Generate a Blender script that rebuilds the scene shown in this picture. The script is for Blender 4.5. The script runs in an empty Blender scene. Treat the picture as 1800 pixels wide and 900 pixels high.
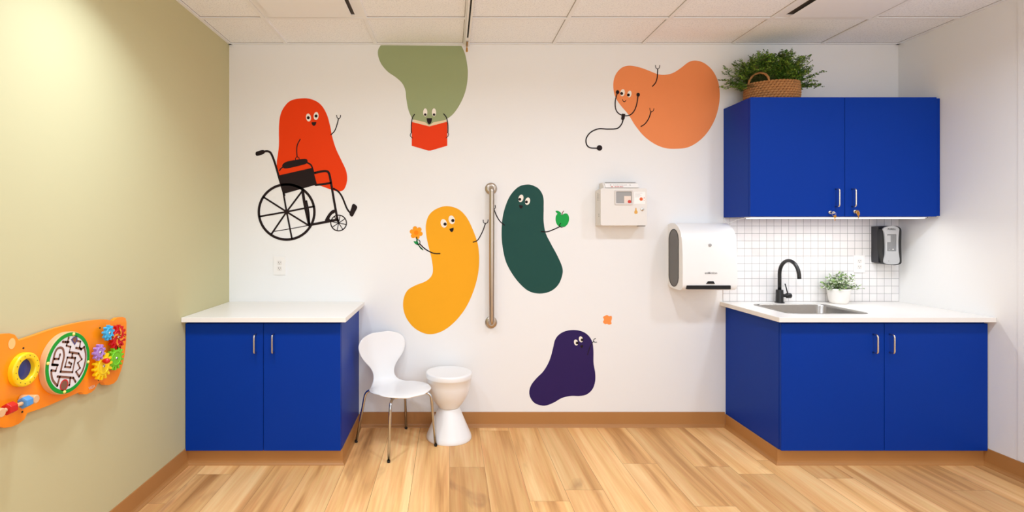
import bpy, bmesh, math, random
from mathutils import Vector, Matrix
from mathutils.geometry import tessellate_polygon
random.seed(7)
scn = bpy.context.scene
COL = scn.collection

# ------------------------------------------------------------------ room measures (metres; camera over X=0, Y=0)
CAMZ = 1.358
F = 910.0                      # focal length in photo pixels
PX, PY = 790.0, 402.0          # principal point in photo pixels
YB = 3.55                      # back wall
XL, XR = -1.51, 3.078          # side walls
YF = -1.6                      # wall behind the camera
CEIL = 2.626

def P(px, py, Y):              # photo measurement at depth Y -> metres
    s = F / Y
    return Vector(((px - PX) / s, Y, CAMZ - (py - PY) / s))

# ------------------------------------------------------------------ materials
def lin(c):
    def f(v):
        v /= 255.0
        return v / 12.92 if v <= 0.04045 else ((v + 0.055) / 1.055) ** 2.4
    return (f(c[0]), f(c[1]), f(c[2]), 1.0)

def mat(name, rgb, rough=0.5, metal=0.0, var=0.03, scale=6.0, bump=0.0, bscale=200.0, emit=0.0, trans=0.0, coat=0.0, spec=0.5, alpha=1.0):
    m = bpy.data.materials.new(name); m.use_nodes = True
    nt = m.node_tree; b = nt.nodes['Principled BSDF']
    tc = nt.nodes.new('ShaderNodeTexCoord')
    nz = nt.nodes.new('ShaderNodeTexNoise'); nz.inputs['Scale'].default_value = scale; nz.inputs['Detail'].default_value = 3
    nt.links.new(tc.outputs['Object'], nz.inputs['Vector'])
    mx = nt.nodes.new('ShaderNodeMix'); mx.data_type = 'RGBA'
    c = lin(rgb)
    mx.inputs['A'].default_value = (c[0] * (1 - var), c[1] * (1 - var), c[2] * (1 - var), 1)
    mx.inputs['B'].default_value = (min(1, c[0] * (1 + var)), min(1, c[1] * (1 + var)), min(1, c[2] * (1 + var)), 1)
    nt.links.new(nz.outputs['Fac'], mx.inputs['Factor'])
    nt.links.new(mx.outputs['Result'], b.inputs['Base Color'])
    b.inputs['Roughness'].default_value = rough
    b.inputs['Metallic'].default_value = metal
    b.inputs['Specular IOR Level'].default_value = .12 if name.startswith('decal_') else spec
    b.inputs['Transmission Weight'].default_value = trans
    b.inputs['Coat Weight'].default_value = coat
    b.inputs['Alpha'].default_value = alpha
    if emit:
        b.inputs['Emission Color'].default_value = c; b.inputs['Emission Strength'].default_value = emit
    if bump:
        n2 = nt.nodes.new('ShaderNodeTexNoise'); n2.inputs['Scale'].default_value = bscale; n2.inputs['Detail'].default_value = 4
        nt.links.new(tc.outputs['Object'], n2.inputs['Vector'])
        bp = nt.nodes.new('ShaderNodeBump'); bp.inputs['Strength'].default_value = bump; bp.inputs['Distance'].default_value = 0.002
        nt.links.new(n2.outputs['Fac'], bp.inputs['Height']); nt.links.new(bp.outputs['Normal'], b.inputs['Normal'])
    return m

def floor_mat():
    m = bpy.data.materials.new('oak_plank_floor'); m.use_nodes = True
    nt = m.node_tree; N = nt.nodes.new; L = nt.links.new; b = nt.nodes['Principled BSDF']
    tc = N('ShaderNodeTexCoord'); sp = N('ShaderNodeSeparateXYZ'); L(tc.outputs['Object'], sp.inputs[0])
    rw = N('ShaderNodeMath'); rw.operation = 'DIVIDE'; rw.inputs[1].default_value = 0.2; L(sp.outputs['X'], rw.inputs[0])
    rf = N('ShaderNodeMath'); rf.operation = 'FLOOR'; L(rw.outputs[0], rf.inputs[0])
    wn = N('ShaderNodeTexWhiteNoise'); wn.noise_dimensions = '1D'; L(rf.outputs[0], wn.inputs['W'])
    sh = N('ShaderNodeMath'); sh.operation = 'MULTIPLY_ADD'; sh.inputs[1].default_value = 1.22; L(wn.outputs['Value'], sh.inputs[0]); L(sp.outputs['Y'], sh.inputs[2])
    cb = N('ShaderNodeCombineXYZ'); L(sh.outputs[0], cb.inputs['X']); L(sp.outputs['X'], cb.inputs['Y'])
    br = N('ShaderNodeTexBrick'); br.offset = 0.0
    br.inputs['Color1'].default_value = (0, 0, 0, 1); br.inputs['Color2'].default_value = (1, 1, 1, 1); br.inputs['Mortar'].default_value = (0.5, 0.5, 0.5, 1)
    br.inputs['Scale'].default_value = 1; br.inputs['Mortar Size'].default_value = 0.0012; br.inputs['Mortar Smooth'].default_value = 0.3
    br.inputs['Brick Width'].default_value = 1.22; br.inputs['Row Height'].default_value = 0.2
    L(cb.outputs[0], br.inputs['Vector'])
    # per-plank seed shifts the grain
    ml = N('ShaderNodeMath'); ml.operation = 'MULTIPLY'; ml.inputs[1].default_value = 37.0; L(br.outputs['Color'], ml.inputs[0])
    def grain(sx, sy, scale, detail, dist):
        a = N('ShaderNodeCombineXYZ')
        mxx = N('ShaderNodeMath'); mxx.operation = 'MULTIPLY'; mxx.inputs[1].default_value = sx; L(sp.outputs['X'], mxx.inputs[0])
        myy = N('ShaderNodeMath'); myy.operation = 'MULTIPLY'; myy.inputs[1].default_value = sy; L(sp.outputs['Y'], myy.inputs[0])
        L(mxx.outputs[0], a.inputs['X']); L(myy.outputs[0], a.inputs['Y']); L(ml.outputs[0], a.inputs['Z'])
        n = N('ShaderNodeTexNoise'); n.inputs['Scale'].default_value = scale; n.inputs['Detail'].default_value = detail; n.inputs['Distortion'].default_value = dist
        L(a.outputs[0], n.inputs['Vector']); return n
    g1 = grain(9, .55, 1.0, 3, 0.8); g2 = grain(60, 2.0, 1.5, 3, 0.3); g3 = grain(6, 1.5, 1.0, 3, 1.2)
    r1 = N('ShaderNodeValToRGB'); e = r1.color_ramp.elements
    e[0].position = 0.27; e[0].color = lin((186, 132, 78)); e[1].position = 0.70; e[1].color = lin((250, 206, 146))
    mid = e.new(0.45); mid.color = lin((230, 176, 114))
    L(g1.outputs['Fac'], r1.inputs['Fac'])
    m2 = N('ShaderNodeMix'); m2.data_type = 'RGBA'; m2.blend_type = 'OVERLAY'; m2.inputs['Factor'].default_value = 0.32
    L(r1.outputs['Color'], m2.inputs['A']); L(g2.outputs['Fac'], m2.inputs['B'])
    # soft dark cathedral patches
    r3 = N('ShaderNodeValToRGB'); r3.color_ramp.elements[0].position = 0.62; r3.color_ramp.elements[0].color = (0, 0, 0, 1)
    r3.color_ramp.elements[1].position = 0.82; r3.color_ramp.elements[1].color = (0.7, 0.7, 0.7, 1); L(g3.outputs['Fac'], r3.inputs['Fac'])
    m3 = N('ShaderNodeMix'); m3.data_type = 'RGBA'; L(r3.outputs['Color'], m3.inputs['Factor']); L(m2.outputs['Result'], m3.inputs['A']); m3.inputs['B'].default_value = lin((160, 112, 78))
    # plank to plank tone
    rt = N('ShaderNodeValToRGB'); rt.color_ramp.elements[0].color = (0.76, 0.72, 0.68, 1); rt.color_ramp.elements[1].color = (1.16, 1.15, 1.13, 1)
    L(br.outputs['Color'], rt.inputs['Fac'])
    m4 = N('ShaderNodeMix'); m4.data_type = 'RGBA'; m4.blend_type = 'MULTIPLY'; m4.inputs['Factor'].default_value = 1
    L(m3.outputs['Result'], m4.inputs['A']); L(rt.outputs['Color'], m4.inputs['B'])
    m5 = N('ShaderNodeMix'); m5.data_type = 'RGBA'; m5.blend_type = 'MULTIPLY'
    mm = N('ShaderNodeMath'); mm.operation = 'MULTIPLY'; mm.inputs[1].default_value = 0.6; L(br.outputs['Fac'], mm.inputs[0]); L(mm.outputs[0], m5.inputs['Factor'])
    L(m4.outputs['Result'], m5.inputs['A']); m5.inputs['B'].default_value = lin((120, 80, 45))
    L(m5.outputs['Result'], b.inputs['Base Color'])
    b.inputs['Roughness'].default_value = 0.5; b.inputs['Specular IOR Level'].default_value = 0.25
    bp = N('ShaderNodeBump'); bp.inputs['Strength'].default_value = 0.08; bp.inputs['Distance'].default_value = 0.002
    L(g2.outputs['Fac'], bp.inputs['Height']); L(bp.outputs['Normal'], b.inputs['Normal'])
    return m

def tile_mat():
    m = bpy.data.materials.new('square_mosaic_tile'); m.use_nodes = True
    nt = m.node_tree; N = nt.nodes.new; L = nt.links.new; b = nt.nodes['Principled BSDF']
    tc = N('ShaderNodeTexCoord'); sp = N('ShaderNodeSeparateXYZ'); L(tc.outputs['Object'], sp.inputs[0])
    ax = N('ShaderNodeMath'); ax.inputs[1].default_value = -2.171 + 0.05035 * 60; L(sp.outputs['X'], ax.inputs[0])
    az = N('ShaderNodeMath'); az.inputs[1].default_value = -0.862 + 0.0515 * 40; L(sp.outputs['Z'], az.inputs[0])
    cb = N('ShaderNodeCombineXYZ'); L(ax.outputs[0], cb.inputs['X']); L(az.outputs[0], cb.inputs['Y'])
    br = N('ShaderNodeTexBrick'); br.offset = 0; br.squash = 1
    br.inputs['Color1'].default_value = lin((238, 234, 230)); br.inputs['Color2'].default_value = lin((232, 227, 224)); br.inputs['Mortar'].default_value = lin((168, 163, 160))
    br.inputs['Scale'].default_value = 1; br.inputs['Mortar Size'].default_value = 0.0014; br.inputs['Mortar Smooth'].default_value = 0.2
    br.inputs['Brick Width'].default_value = 0.05035; br.inputs['Row Height'].default_value = 0.0515
    L(cb.outputs[0], br.inputs['Vector']); L(br.outputs['Color'], b.inputs['Base Color'])
    inv = N('ShaderNodeMath'); inv.operation = 'SUBTRACT'; inv.inputs[0].default_value = 1; L(br.outputs['Fac'], inv.inputs[1])
    bp = N('ShaderNodeBump'); bp.inputs['Strength'].default_value = 0.25; bp.inputs['Distance'].default_value = 0.001
    L(inv.outputs[0], bp.inputs['Height']); L(bp.outputs['Normal'], b.inputs['Normal'])
    b.inputs['Roughness'].default_value = 0.45; b.inputs['Specular IOR Level'].default_value = 0.3
    return m

def ceiling_mat():
    m = bpy.data.materials.new('fissured_ceiling_tile'); m.use_nodes = True
    nt = m.node_tree; N = nt.nodes.new; L = nt.links.new; b = nt.nodes['Principled BSDF']
    tc = N('ShaderNodeTexCoord')
    n = N('ShaderNodeTexNoise'); n.inputs['Scale'].default_value = 120; n.inputs['Detail'].default_value = 3; L(tc.outputs['Object'], n.inputs['Vector'])
    r = N('ShaderNodeValToRGB'); r.color_ramp.elements[0].position = 0.33; r.color_ramp.elements[0].color = lin((228, 231, 236))
    r.color_ramp.elements[1].position = 0.5; r.color_ramp.elements[1].color = lin((248, 250, 253)); L(n.outputs['Fac'], r.inputs['Fac'])
    L(r.outputs['Color'], b.inputs['Base Color']); b.inputs['Roughness'].default_value = 0.95
    bp = N('ShaderNodeBump'); bp.inputs['Strength'].default_value = 0.3; bp.inputs['Distance'].default_value = 0.002
    L(n.outputs['Fac'], bp.inputs['Height']); L(bp.outputs['Normal'], b.inputs['Normal'])
    return m

def wicker_mat():
    m = mat('seagrass', (176, 122, 70), 0.75, var=0.35, scale=70, bump=0.6, bscale=160)
    return m

M = {
 'floor': floor_mat(), 'tile': tile_mat(), 'ceil': ceiling_mat(),
 'white_wall': mat('white_wall_paint', (238, 236, 233), 0.7, var=0.008, scale=1.5, bump=0.04, bscale=350, spec=0.3),
 'green_wall': mat('sage_wall_paint', (199, 191, 148), 0.65, var=0.01, scale=1.5, bump=0.04, bscale=350, spec=0.3),
 'grid': mat('ceiling_grid_white', (240, 241, 243), 0.6, var=0.01),
 'base': mat('tan_vinyl_base', (176, 122, 66), 0.5, var=0.05, scale=3),
 'blue': mat('blue_laminate', (0, 52, 150), 0.42, var=0.04, scale=2, spec=0.12),
 'blue_dark': mat('blue_edge', (10, 30, 90), 0.5, var=0.04),
 'counter': mat('white_solid_surface', (240, 235, 228), 0.3, var=0.01, scale=20),
 'steel': mat('brushed_steel', (168, 164, 158), 0.28, 1.0, var=0.05, scale=40),
 'bar_steel': mat('satin_bronze_steel', (186, 172, 156), 0.32, 1.0, var=0.04, scale=40),
 'nickel': mat('satin_nickel', (215, 208, 198), 0.25, 1.0),
 'chrome': mat('chrome', (196, 198, 202), 0.16, 1.0, var=0.01),
 'brass': mat('brass', (196, 140, 62), 0.3, 1.0),
 'black': mat('matte_black', (22, 21, 21), 0.4, var=0.1),
 'rubber': mat('black_rubber', (18, 17, 16), 0.7),
 'void': mat('dark_slot', (26, 23, 22), 0.9),
 'graymid': mat('mid_grey', (108, 98, 90), 0.8),  # flat grey for the end clip, latch and tray opening
 'plastic': mat('white_plastic', (240, 238, 235), 0.3, var=0.008, coat=0.2),
 'plastic_w': mat('off_white_plastic', (228, 222, 214), 0.4, var=0.01),
 'frame_w': mat('window_frame_plastic', (214, 206, 198), 0.4, var=0.01),
 'outlet': mat('outlet_white', (240, 236, 231), 0.4, var=0.006),
 'outlet2': mat('outlet_device', (230, 224, 218), 0.35, var=0.006),
 'smoke': mat('smoked_plastic', (92, 88, 84), 0.25, var=0.06),
 'smoke_edge': mat('dark_gasket', (50, 48, 46), 0.5),
 'silver': mat('silver_plastic', (190, 190, 190), 0.4, 0.3),
 'charcoal': mat('charcoal_plastic', (44, 42, 46), 0.4),
 'window_g': mat('grey_window', (160, 158, 155), 0.15, var=0.08),
 'mid_window': mat('soap_window', (132, 132, 132), 0.25, var=0.12, scale=60),
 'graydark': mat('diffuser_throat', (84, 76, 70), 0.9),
 'text_g': mat('grey_print', (150, 148, 146), 0.6),
 'reveal': mat('painted_shadow_line', (150, 138, 126), 0.9),
 'text_d': mat('dark_print', (80, 78, 76), 0.6),
 'led': mat('led_diffuser', (255, 252, 246), 0.5, emit=3.0),
 'soil': mat('soil', (52, 38, 28), 0.95, var=0.3, scale=60),
 'pot': mat('white_ceramic', (240, 235, 228), 0.4, var=0.01, bump=0.1, bscale=60),
 'wicker': wicker_mat(),
 'fern': mat('fern_leaf', (66, 106, 24), 0.55, var=0.45, scale=14),
 'fern2': mat('fern_leaf_light', (124, 156, 50), 0.55, var=0.35, scale=20),
 'fern_stem': mat('fern_stem', (84, 92, 40), 0.6, var=0.2),
 'fern_bud': mat('brown_bud', (74, 50, 34), 0.7),
 'leaf_g': mat('pale_green_leaf', (136, 166, 96), 0.55, var=0.35, scale=50),
 'leaf_w': mat('cream_leaf', (226, 232, 208), 0.55, var=0.1, scale=50),
 'leaf_d': mat('dark_leaf', (70, 92, 62), 0.55, var=0.3, scale=50),
 'd_red': mat('decal_red', (236, 64, 12), 0.55, var=0.02, scale=4),
 'd_book': mat('decal_book_red', (232, 62, 14), 0.55, var=0.02),
 'd_page': mat('decal_page', (232, 208, 172), 0.6),
 'd_sage': mat('decal_sage', (156, 166, 122), 0.55, var=0.02),
 'd_yellow': mat('decal_yellow', (242, 168, 32), 0.55, var=0.02),
 'd_green': mat('decal_teal', (34, 76, 68), 0.5, var=0.03),
 'd_orange': mat('decal_orange', (238, 142, 86), 0.5, var=0.03),
 'd_purple': mat('decal_purple', (48, 32, 86), 0.5, var=0.05),
 'd_black': mat('decal_black', (38, 27, 26), 0.55),
 'd_eye': mat('decal_white', (244, 234, 220), 0.6, var=0.01),
 'd_flower': mat('decal_flower', (248, 160, 36), 0.6, var=0.02),
 'd_flower_c': mat('decal_flower_centre', (250, 136, 12), 0.6),
 'd_stem': mat('decal_stem', (30, 150, 74), 0.6),
 'd_apple': mat('decal_apple', (34, 160, 72), 0.55, var=0.03),
 'd_twig': mat('decal_twig', (120, 62, 40), 0.6),
 'd_splash': mat('decal_splash', (250, 150, 78), 0.6),
 'b_orange': mat('orange_board', (255, 144, 0), 0.4, var=0.02, coat=0.15),
 'b_yellow': mat('yellow_ring', (248, 206, 6), 0.35, var=0.03, coat=0.2),
 'b_wood': mat('pale_wood', (226, 178, 128), 0.5, var=0.08, scale=30),
 'b_ear': mat('peach_print', (252, 192, 120), 0.5),
 'b_green': mat('green_rim', (14, 152, 34), 0.4, var=0.03),
 'b_white': mat('maze_white', (232, 226, 224), 0.35, var=0.01, coat=0.3),
 'b_brown': mat('maze_brown', (128, 84, 62), 0.6, var=0.08),
 'b_peg': mat('cream_peg', (246, 224, 120), 0.4),
 'b_blue': mat('gear_blue', (66, 176, 222), 0.35, var=0.04),
 'b_red': mat('gear_red', (206, 26, 20), 0.35, var=0.06),
 'b_purple': mat('gear_purple', (174, 132, 202), 0.35, var=0.04),
 'b_lime': mat('gear_lime', (120, 202, 30), 0.35, var=0.04),
 'b_gyellow': mat('gear_yellow', (250, 210, 10), 0.35, var=0.04),
 'b_swirl': mat('swirl_orange', (246, 150, 40), 0.4),
 'b_bead': mat('bead_blue', (84, 152, 214), 0.35, var=0.04),
 'b_navy': mat('outline_navy', (54, 58, 130), 0.5),
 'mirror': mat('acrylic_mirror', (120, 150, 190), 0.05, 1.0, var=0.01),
 'mirror_painted': mat('painted_reflection_blue', (38, 48, 120), 0.15, var=0.1),
 's_white': mat('sticker_white', (246, 242, 236), 0.5),
 's_orange': mat('sticker_orange', (236, 110, 40), 0.5),
 's_red': mat('sticker_red', (206, 60, 40), 0.5),
 's_gold': mat('sticker_gold', (222, 164, 70), 0.5),
 's_cream': mat('sticker_cream', (232, 212, 196), 0.5),
}

# ------------------------------------------------------------------ helpers
def worigin(o):
    v = Vector((0, 0, 0))
    while o is not None:
        v += o.location; o = o.parent
    return v

def obj(name, bm, m, parent=None, smooth=False, bevel=0.0, seg=2, angle=35, origin=None):
    """link bm (world coordinates) as ONE mesh object"""
    og = worigin(parent) if parent else Vector(origin if origin else (0, 0, 0))
    bmesh.ops.translate(bm, verts=bm.verts, vec=-og)
    me = bpy.data.meshes.new(name); bm.to_mesh(me); bm.free()
    ms = m if isinstance(m, (list, tuple)) else [m]
    for x in ms: me.materials.append(M[x])
    if smooth:
        me.polygons.foreach_set('use_smooth', [True] * len(me.polygons))
    o = bpy.data.objects.new(name, me); COL.objects.link(o)
    if parent: o.parent = parent
    else: o.location = og
    if bevel:
        md = o.modifiers.new('edge', 'BEVEL'); md.width = bevel; md.segments = seg; md.limit_method = 'ANGLE'; md.angle_limit = math.radians(angle)
        md.harden_normals = False
    return o

def thing(name, label, cat, loc=(0, 0, 0), group=None):
    o = bpy.data.objects.new(name, None); COL.objects.link(o); o.location = loc; o.empty_display_size = 0.05
    return tag(o, label, cat, group)

def tag(o, label, cat, group=None):
    o['label'] = label; o['category'] = cat
    if group: o['group'] = group
    return o

def struct(name, bm, m, parent=None, **k):
    o = obj(name, bm, m, parent, **k)
    if not parent: o['kind'] = 'structure'
    return o

def B(): return bmesh.new()

def box(bm, x0, x1, y0, y1, z0, z1):
    vs = [bm.verts.new((x, y, z)) for x in (x0, x1) for y in (y0, y1) for z in (z0, z1)]
    for f in ((0, 1, 3, 2), (4, 6, 7, 5), (0, 4, 5, 1), (2, 3, 7, 6), (0, 2, 6, 4), (1, 5, 7, 3)):
        bm.faces.new([vs[i] for i in f])
    return vs

def tube(bm, pts, r, n=12, closed=False, caps=True):
    pts = [Vector(p) for p in pts]; N = len(pts)
    rr = r if isinstance(r, (list, tuple)) else [r] * N
    tang = []
    for i in range(N):
        if closed: t = pts[(i + 1) % N] - pts[i - 1]
        else: t = pts[min(i + 1, N - 1)] - pts[max(i - 1, 0)]
        tang.append(t.normalized())
    up = Vector((0, 0, 1)) if abs(tang[0].z) < 0.9 else Vector((1, 0, 0))
    nrm = (up - tang[0] * up.dot(tang[0])).normalized()
    rings = []
    for i in range(N):
        nrm = (nrm - tang[i] * nrm.dot(tang[i])).normalized()
        bn = tang[i].cross(nrm)
        rings.append([bm.verts.new(pts[i] + (nrm * math.cos(2 * math.pi * k / n) + bn * math.sin(2 * math.pi * k / n)) * rr[i]) for k in range(n)])
    rng = range(N) if closed else range(N - 1)
    for i in rng:
        a, b = rings[i], rings[(i + 1) % N]
        for k in range(n): bm.faces.new((a[k], a[(k + 1) % n], b[(k + 1) % n], b[k]))
    if caps and not closed:
        bm.faces.new(rings[0][::-1]); bm.faces.new(rings[-1])

def fillet(pts, r, n=6):
    """round the inner corners of a polyline"""
    pts = [Vector(p) for p in pts]; out = [pts[0]]
    for i in range(1, len(pts) - 1):
        a, b, c = pts[i - 1], pts[i], pts[i + 1]
        d1 = (a - b); d2 = (c - b); rr = min(r, d1.length * 0.49, d2.length * 0.49)
        p, q = b + d1.normalized() * rr, b + d2.normalized() * rr
        for k in range(n + 1):
            t = k / n; out.append(p * (1 - t) ** 2 + b * 2 * t * (1 - t) + q * t * t)
    out.append(pts[-1]); return out

def lathe(bm, prof, c, axis='z', n=48, sx=1.0, sy=1.0):
    c = Vector(c); rings = []
    def pt(r, h, a):
        u, v = r * math.cos(a) * sx, r * math.sin(a) * sy
        if axis == 'z': return c + Vector((u, v, h))
        if axis == 'y': return c + Vector((u, h, v))
        return c + Vector((h, u, v))
    for r, h in prof:
        if r < 1e-6: rings.append([bm.verts.new(pt(0, h, 0))])
        else: rings.append([bm.verts.new(pt(r, h, 2 * math.pi * k / n)) for k in range(n)])
    for a, b in zip(rings, rings[1:]):
        for k in range(n):
            k2 = (k + 1) % n
            if len(a) == 1 and len(b) == 1: continue
            if len(a) == 1: bm.faces.new((a[0], b[k2], b[k]))
            elif len(b) == 1: bm.faces.new((a[k], a[k2], b[0]))
            else: bm.faces.new((a[k], a[k2], b[k2], b[k]))
    bmesh.ops.recalc_face_normals(bm, faces=bm.faces)

def cr(pts, n=8, closed=True):
    """Catmull-Rom through 2D/3D points"""
    pts = [Vector(p) for p in pts]; N = len(pts); out = []
    rng = range(N) if closed else range(N - 1)
    for i in rng:
        if closed: p0, p1, p2, p3 = pts[i - 1], pts[i], pts[(i + 1) % N], pts[(i + 2) % N]
        else: p0, p1, p2, p3 = pts[max(i - 1, 0)], pts[i], pts[i + 1], pts[min(i + 2, N - 1)]
        for k in range(n):
            t = k / n
            out.append(0.5 * ((2 * p1) + (p2 - p0) * t + (2 * p0 - 5 * p1 + 4 * p2 - p3) * t * t + (3 * p1 - p0 - 3 * p2 + p3) * t ** 3))
    if not closed: out.append(pts[-1])
    return out

def plate(bm, loops, fmap, d0, d1=None):
    """flat plate from 2D loops (first outer, the rest holes); fmap(u,v,d) -> world. d1 None: single sheet"""
    L3 = [[Vector((p[0], p[1], 0)) for p in lp] for lp in loops]
    tris = tessellate_polygon(L3)
    flat = [p for lp in loops for p in lp]
    a = [bm.verts.new(fmap(p[0], p[1], d0)) for p in flat]
    for t in tris:
        try: bm.faces.new([a[i] for i in t])
        except ValueError: pass
    if d1 is not None:
        b = [bm.verts.new(fmap(p[0], p[1], d1)) for p in flat]
        for t in tris:
            try: bm.faces.new([b[i] for i in reversed(t)])
            except ValueError: pass
        o = 0
        for lp in loops:
            n = len(lp)
            for k in range(n): bm.faces.new((a[o + k], a[o + (k + 1) % n], b[o + (k + 1) % n], b[o + k]))
            o += n
    bmesh.ops.recalc_face_normals(bm, faces=bm.faces)

def ribbon(pts, w):
    """2D outline of a stroked polyline (round ends)"""
    pts = [Vector((p[0], p[1])) for p in pts]; L, R = [], []; N = len(pts)
    for i in range(N):
        t = (pts[min(i + 1, N - 1)] - pts[max(i - 1, 0)]).normalized(); n = Vector((-t.y, t.x)) * (w / 2)
        L.append(pts[i] + n); R.append(pts[i] - n)
    def capp(c, d):
        a0 = math.atan2(d.y, d.x); return [c + Vector((math.cos(a0 - math.pi * k / 6), math.sin(a0 - math.pi * k / 6))) * (w / 2) for k in range(1, 6)]
    te = (pts[-1] - pts[-2]).normalized(); ts = (pts[0] - pts[1]).normalized()
    return L + capp(pts[-1], Vector((-te.y, te.x))) + R[::-1] + capp(pts[0], Vector((-ts.y, ts.x)))

def strip_faces(bm, pts, w, fmap, d):
    """robust stroked line: quads along the path + round caps (for strongly bent strokes)"""
    pts = [Vector((p[0], p[1])) for p in pts]; N = len(pts); pr = None
    for i in range(N):
        t = (pts[min(i + 1, N - 1)] - pts[max(i - 1, 0)]).normalized(); n = Vector((-t.y, t.x)) * (w / 2)
        cur = (bm.verts.new(fmap(pts[i].x + n.x, pts[i].y + n.y, d)), bm.verts.new(fmap(pts[i].x - n.x, pts[i].y - n.y, d)))
        if pr: bm.faces.new((pr[0], pr[1], cur[1], cur[0]))
        pr = cur
    for c in (pts[0], pts[-1]):
        bm.faces.new([bm.verts.new(fmap(c.x + math.cos(2 * math.pi * k / 10) * w / 2, c.y + math.sin(2 * math.pi * k / 10) * w / 2, d)) for k in range(10)])

def ell(cx, cy, rx, ry=None, rot=0, n=28):
    ry = rx if ry is None else ry; c, s = math.cos(math.radians(rot)), math.sin(math.radians(rot)); o = []
    for k in range(n):
        a = 2 * math.pi * k / n; u, v = rx * math.cos(a), ry * math.sin(a); o.append((cx + u * c - v * s, cy + u * s + v * c))
    return o

def rrect(x0, x1, y0, y1, r, n=6):
    o = []
    for cx, cy, a0 in ((x1 - r, y1 - r, 0), (x0 + r, y1 - r, 90), (x0 + r, y0 + r, 180), (x1 - r, y0 + r, 270)):
        for k in range(n + 1):
            a = math.radians(a0 + 90 * k / n); o.append((cx + r * math.cos(a), cy + r * math.sin(a)))
    return o

def lettering(name, text, size, loc, m, parent, face='-y', bold=0.0):
    cu = bpy.data.curves.new(name, 'FONT'); cu.body = text; cu.size = size; cu.align_x = 'CENTER'; cu.align_y = 'CENTER'; cu.extrude = 0.0002; cu.offset = bold
    t = bpy.data.objects.new(name + '_tmp', cu); COL.objects.link(t)
    dg = bpy.context.evaluated_depsgraph_get(); dg.update()
    me = bpy.data.meshes.new_from_object(t.evaluated_get(dg)); bpy.data.objects.remove(t); bpy.data.curves.remove(cu)
    R = Matrix.Rotation(math.radians(90), 4, 'X') if face == '-y' else (Matrix.Rotation(math.radians(90), 4, 'Z') @ Matrix.Rotation(math.radians(90), 4, 'X'))
    me.transform(Matrix.Translation(Vector(loc) - worigin(parent)) @ R)
    me.materials.clear(); me.materials.append(M[m])
    o = bpy.data.objects.new(name, me); COL.objects.link(o); o.parent = parent
    return o

XZ = lambda u, v, d: Vector((u, d, v))        # plate on a wall facing -y
YZ = lambda u, v, d: Vector((d, u, v))        # plate on a side wall
XY = lambda u, v, d: Vector((u, v, d))        # horizontal plate

# ------------------------------------------------------------------ the setting
bm = B(); box(bm, XL - .1, XR + .1, YF - .1, YB + .1, -.1, 0); struct('floor', bm, 'floor')
bm = B(); box(bm, XL - .1, XR + .1, YF - .1, YB + .1, CEIL, CEIL + .1); struct('ceiling', bm, 'ceil')
bm = B(); box(bm, XL - .1, XR + .1, YB, YB + .1, 0, CEIL); struct('wall_back', bm, 'white_wall')
bm = B(); box(bm, XL - .1, XL, YF, YB, 0, CEIL); struct('wall_left', bm, 'green_wall')
bm = B(); box(bm, XR, XR + .1, YF, YB, 0, CEIL); struct('wall_right', bm, 'white_wall')
bm = B(); box(bm, XL - .1, XR + .1, YF - .1, YF, 0, CEIL); struct('wall_front', bm, 'white_wall')
# T-bar grid of the hung ceiling and its wall angle
GX = [-1.116 + .61 * k for k in range(7)]; GY = [3.11 - .61 * k for k in range(8)]
bm = B(); TZ = CEIL - .007; hw = .0115
for x in GX: box(bm, x - hw, x + hw, YF, YB, TZ, CEIL)
for y in GY: box(bm, XL, XR, y - hw, y + hw, TZ + .0004, CEIL)
for a in ((XL, XL + .02, YF, YB), (XR - .02, XR, YF, YB), (XL, XR, YB - .02, YB)): box(bm, a[0], a[1], a[2], a[3], TZ - .0003, CEIL)
struct('trim_1', bm, 'grid')
bm = B()   # dark strips painted as the shadow beside each tee and under the wall angle
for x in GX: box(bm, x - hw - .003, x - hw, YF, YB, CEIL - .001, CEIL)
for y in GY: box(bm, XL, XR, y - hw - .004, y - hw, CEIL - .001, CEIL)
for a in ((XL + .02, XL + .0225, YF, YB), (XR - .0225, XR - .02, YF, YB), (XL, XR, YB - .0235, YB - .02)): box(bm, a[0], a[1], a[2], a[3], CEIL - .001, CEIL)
struct('painted_shadow_lines', bm, 'reveal')
# corner guard at the near end of the right wall
bm = B(); box(bm, XR - .004, XR, 1.4, 2.80, 0.105, CEIL - .006); struct('trim_2', bm, 'white_wall')

BASEPROF = [(0, .102), (.004, .102), (.005, .099), (.005, .022), (.008, .012), (.0165, .004), (.018, 0), (0, 0)]
def sweep_base(bm, path, side, prof=BASEPROF):
    """vinyl cove base along a floor path; side=+1: outward is to the left of travel"""
    path = [Vector((p[0], p[1])) for p in path]; N = len(path)
    nr = []
    for a, b in zip(path, path[1:]):
        t = (b - a).normalized(); nr.append(Vector((-t.y, t.x)) * side)
    rings = []
    for i in range(N):
        if i == 0: d = nr[0]
        elif i == N - 1: d = nr[-1]
        else: d = nr[i - 1] + nr[i]
        rings.append([bm.verts.new((path[i].x + d.x * q, path[i].y + d.y * q, z)) for q, z in prof])
    for a, b in zip(rings, rings[1:]):
        for k in range(len(prof) - 1): bm.faces.new((a[k], a[k + 1], b[k + 1], b[k]))
    for r in (rings[0], rings[-1]): bm.faces.new(r)
    bmesh.ops.recalc_face_normals(bm, faces=bm.faces)

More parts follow.
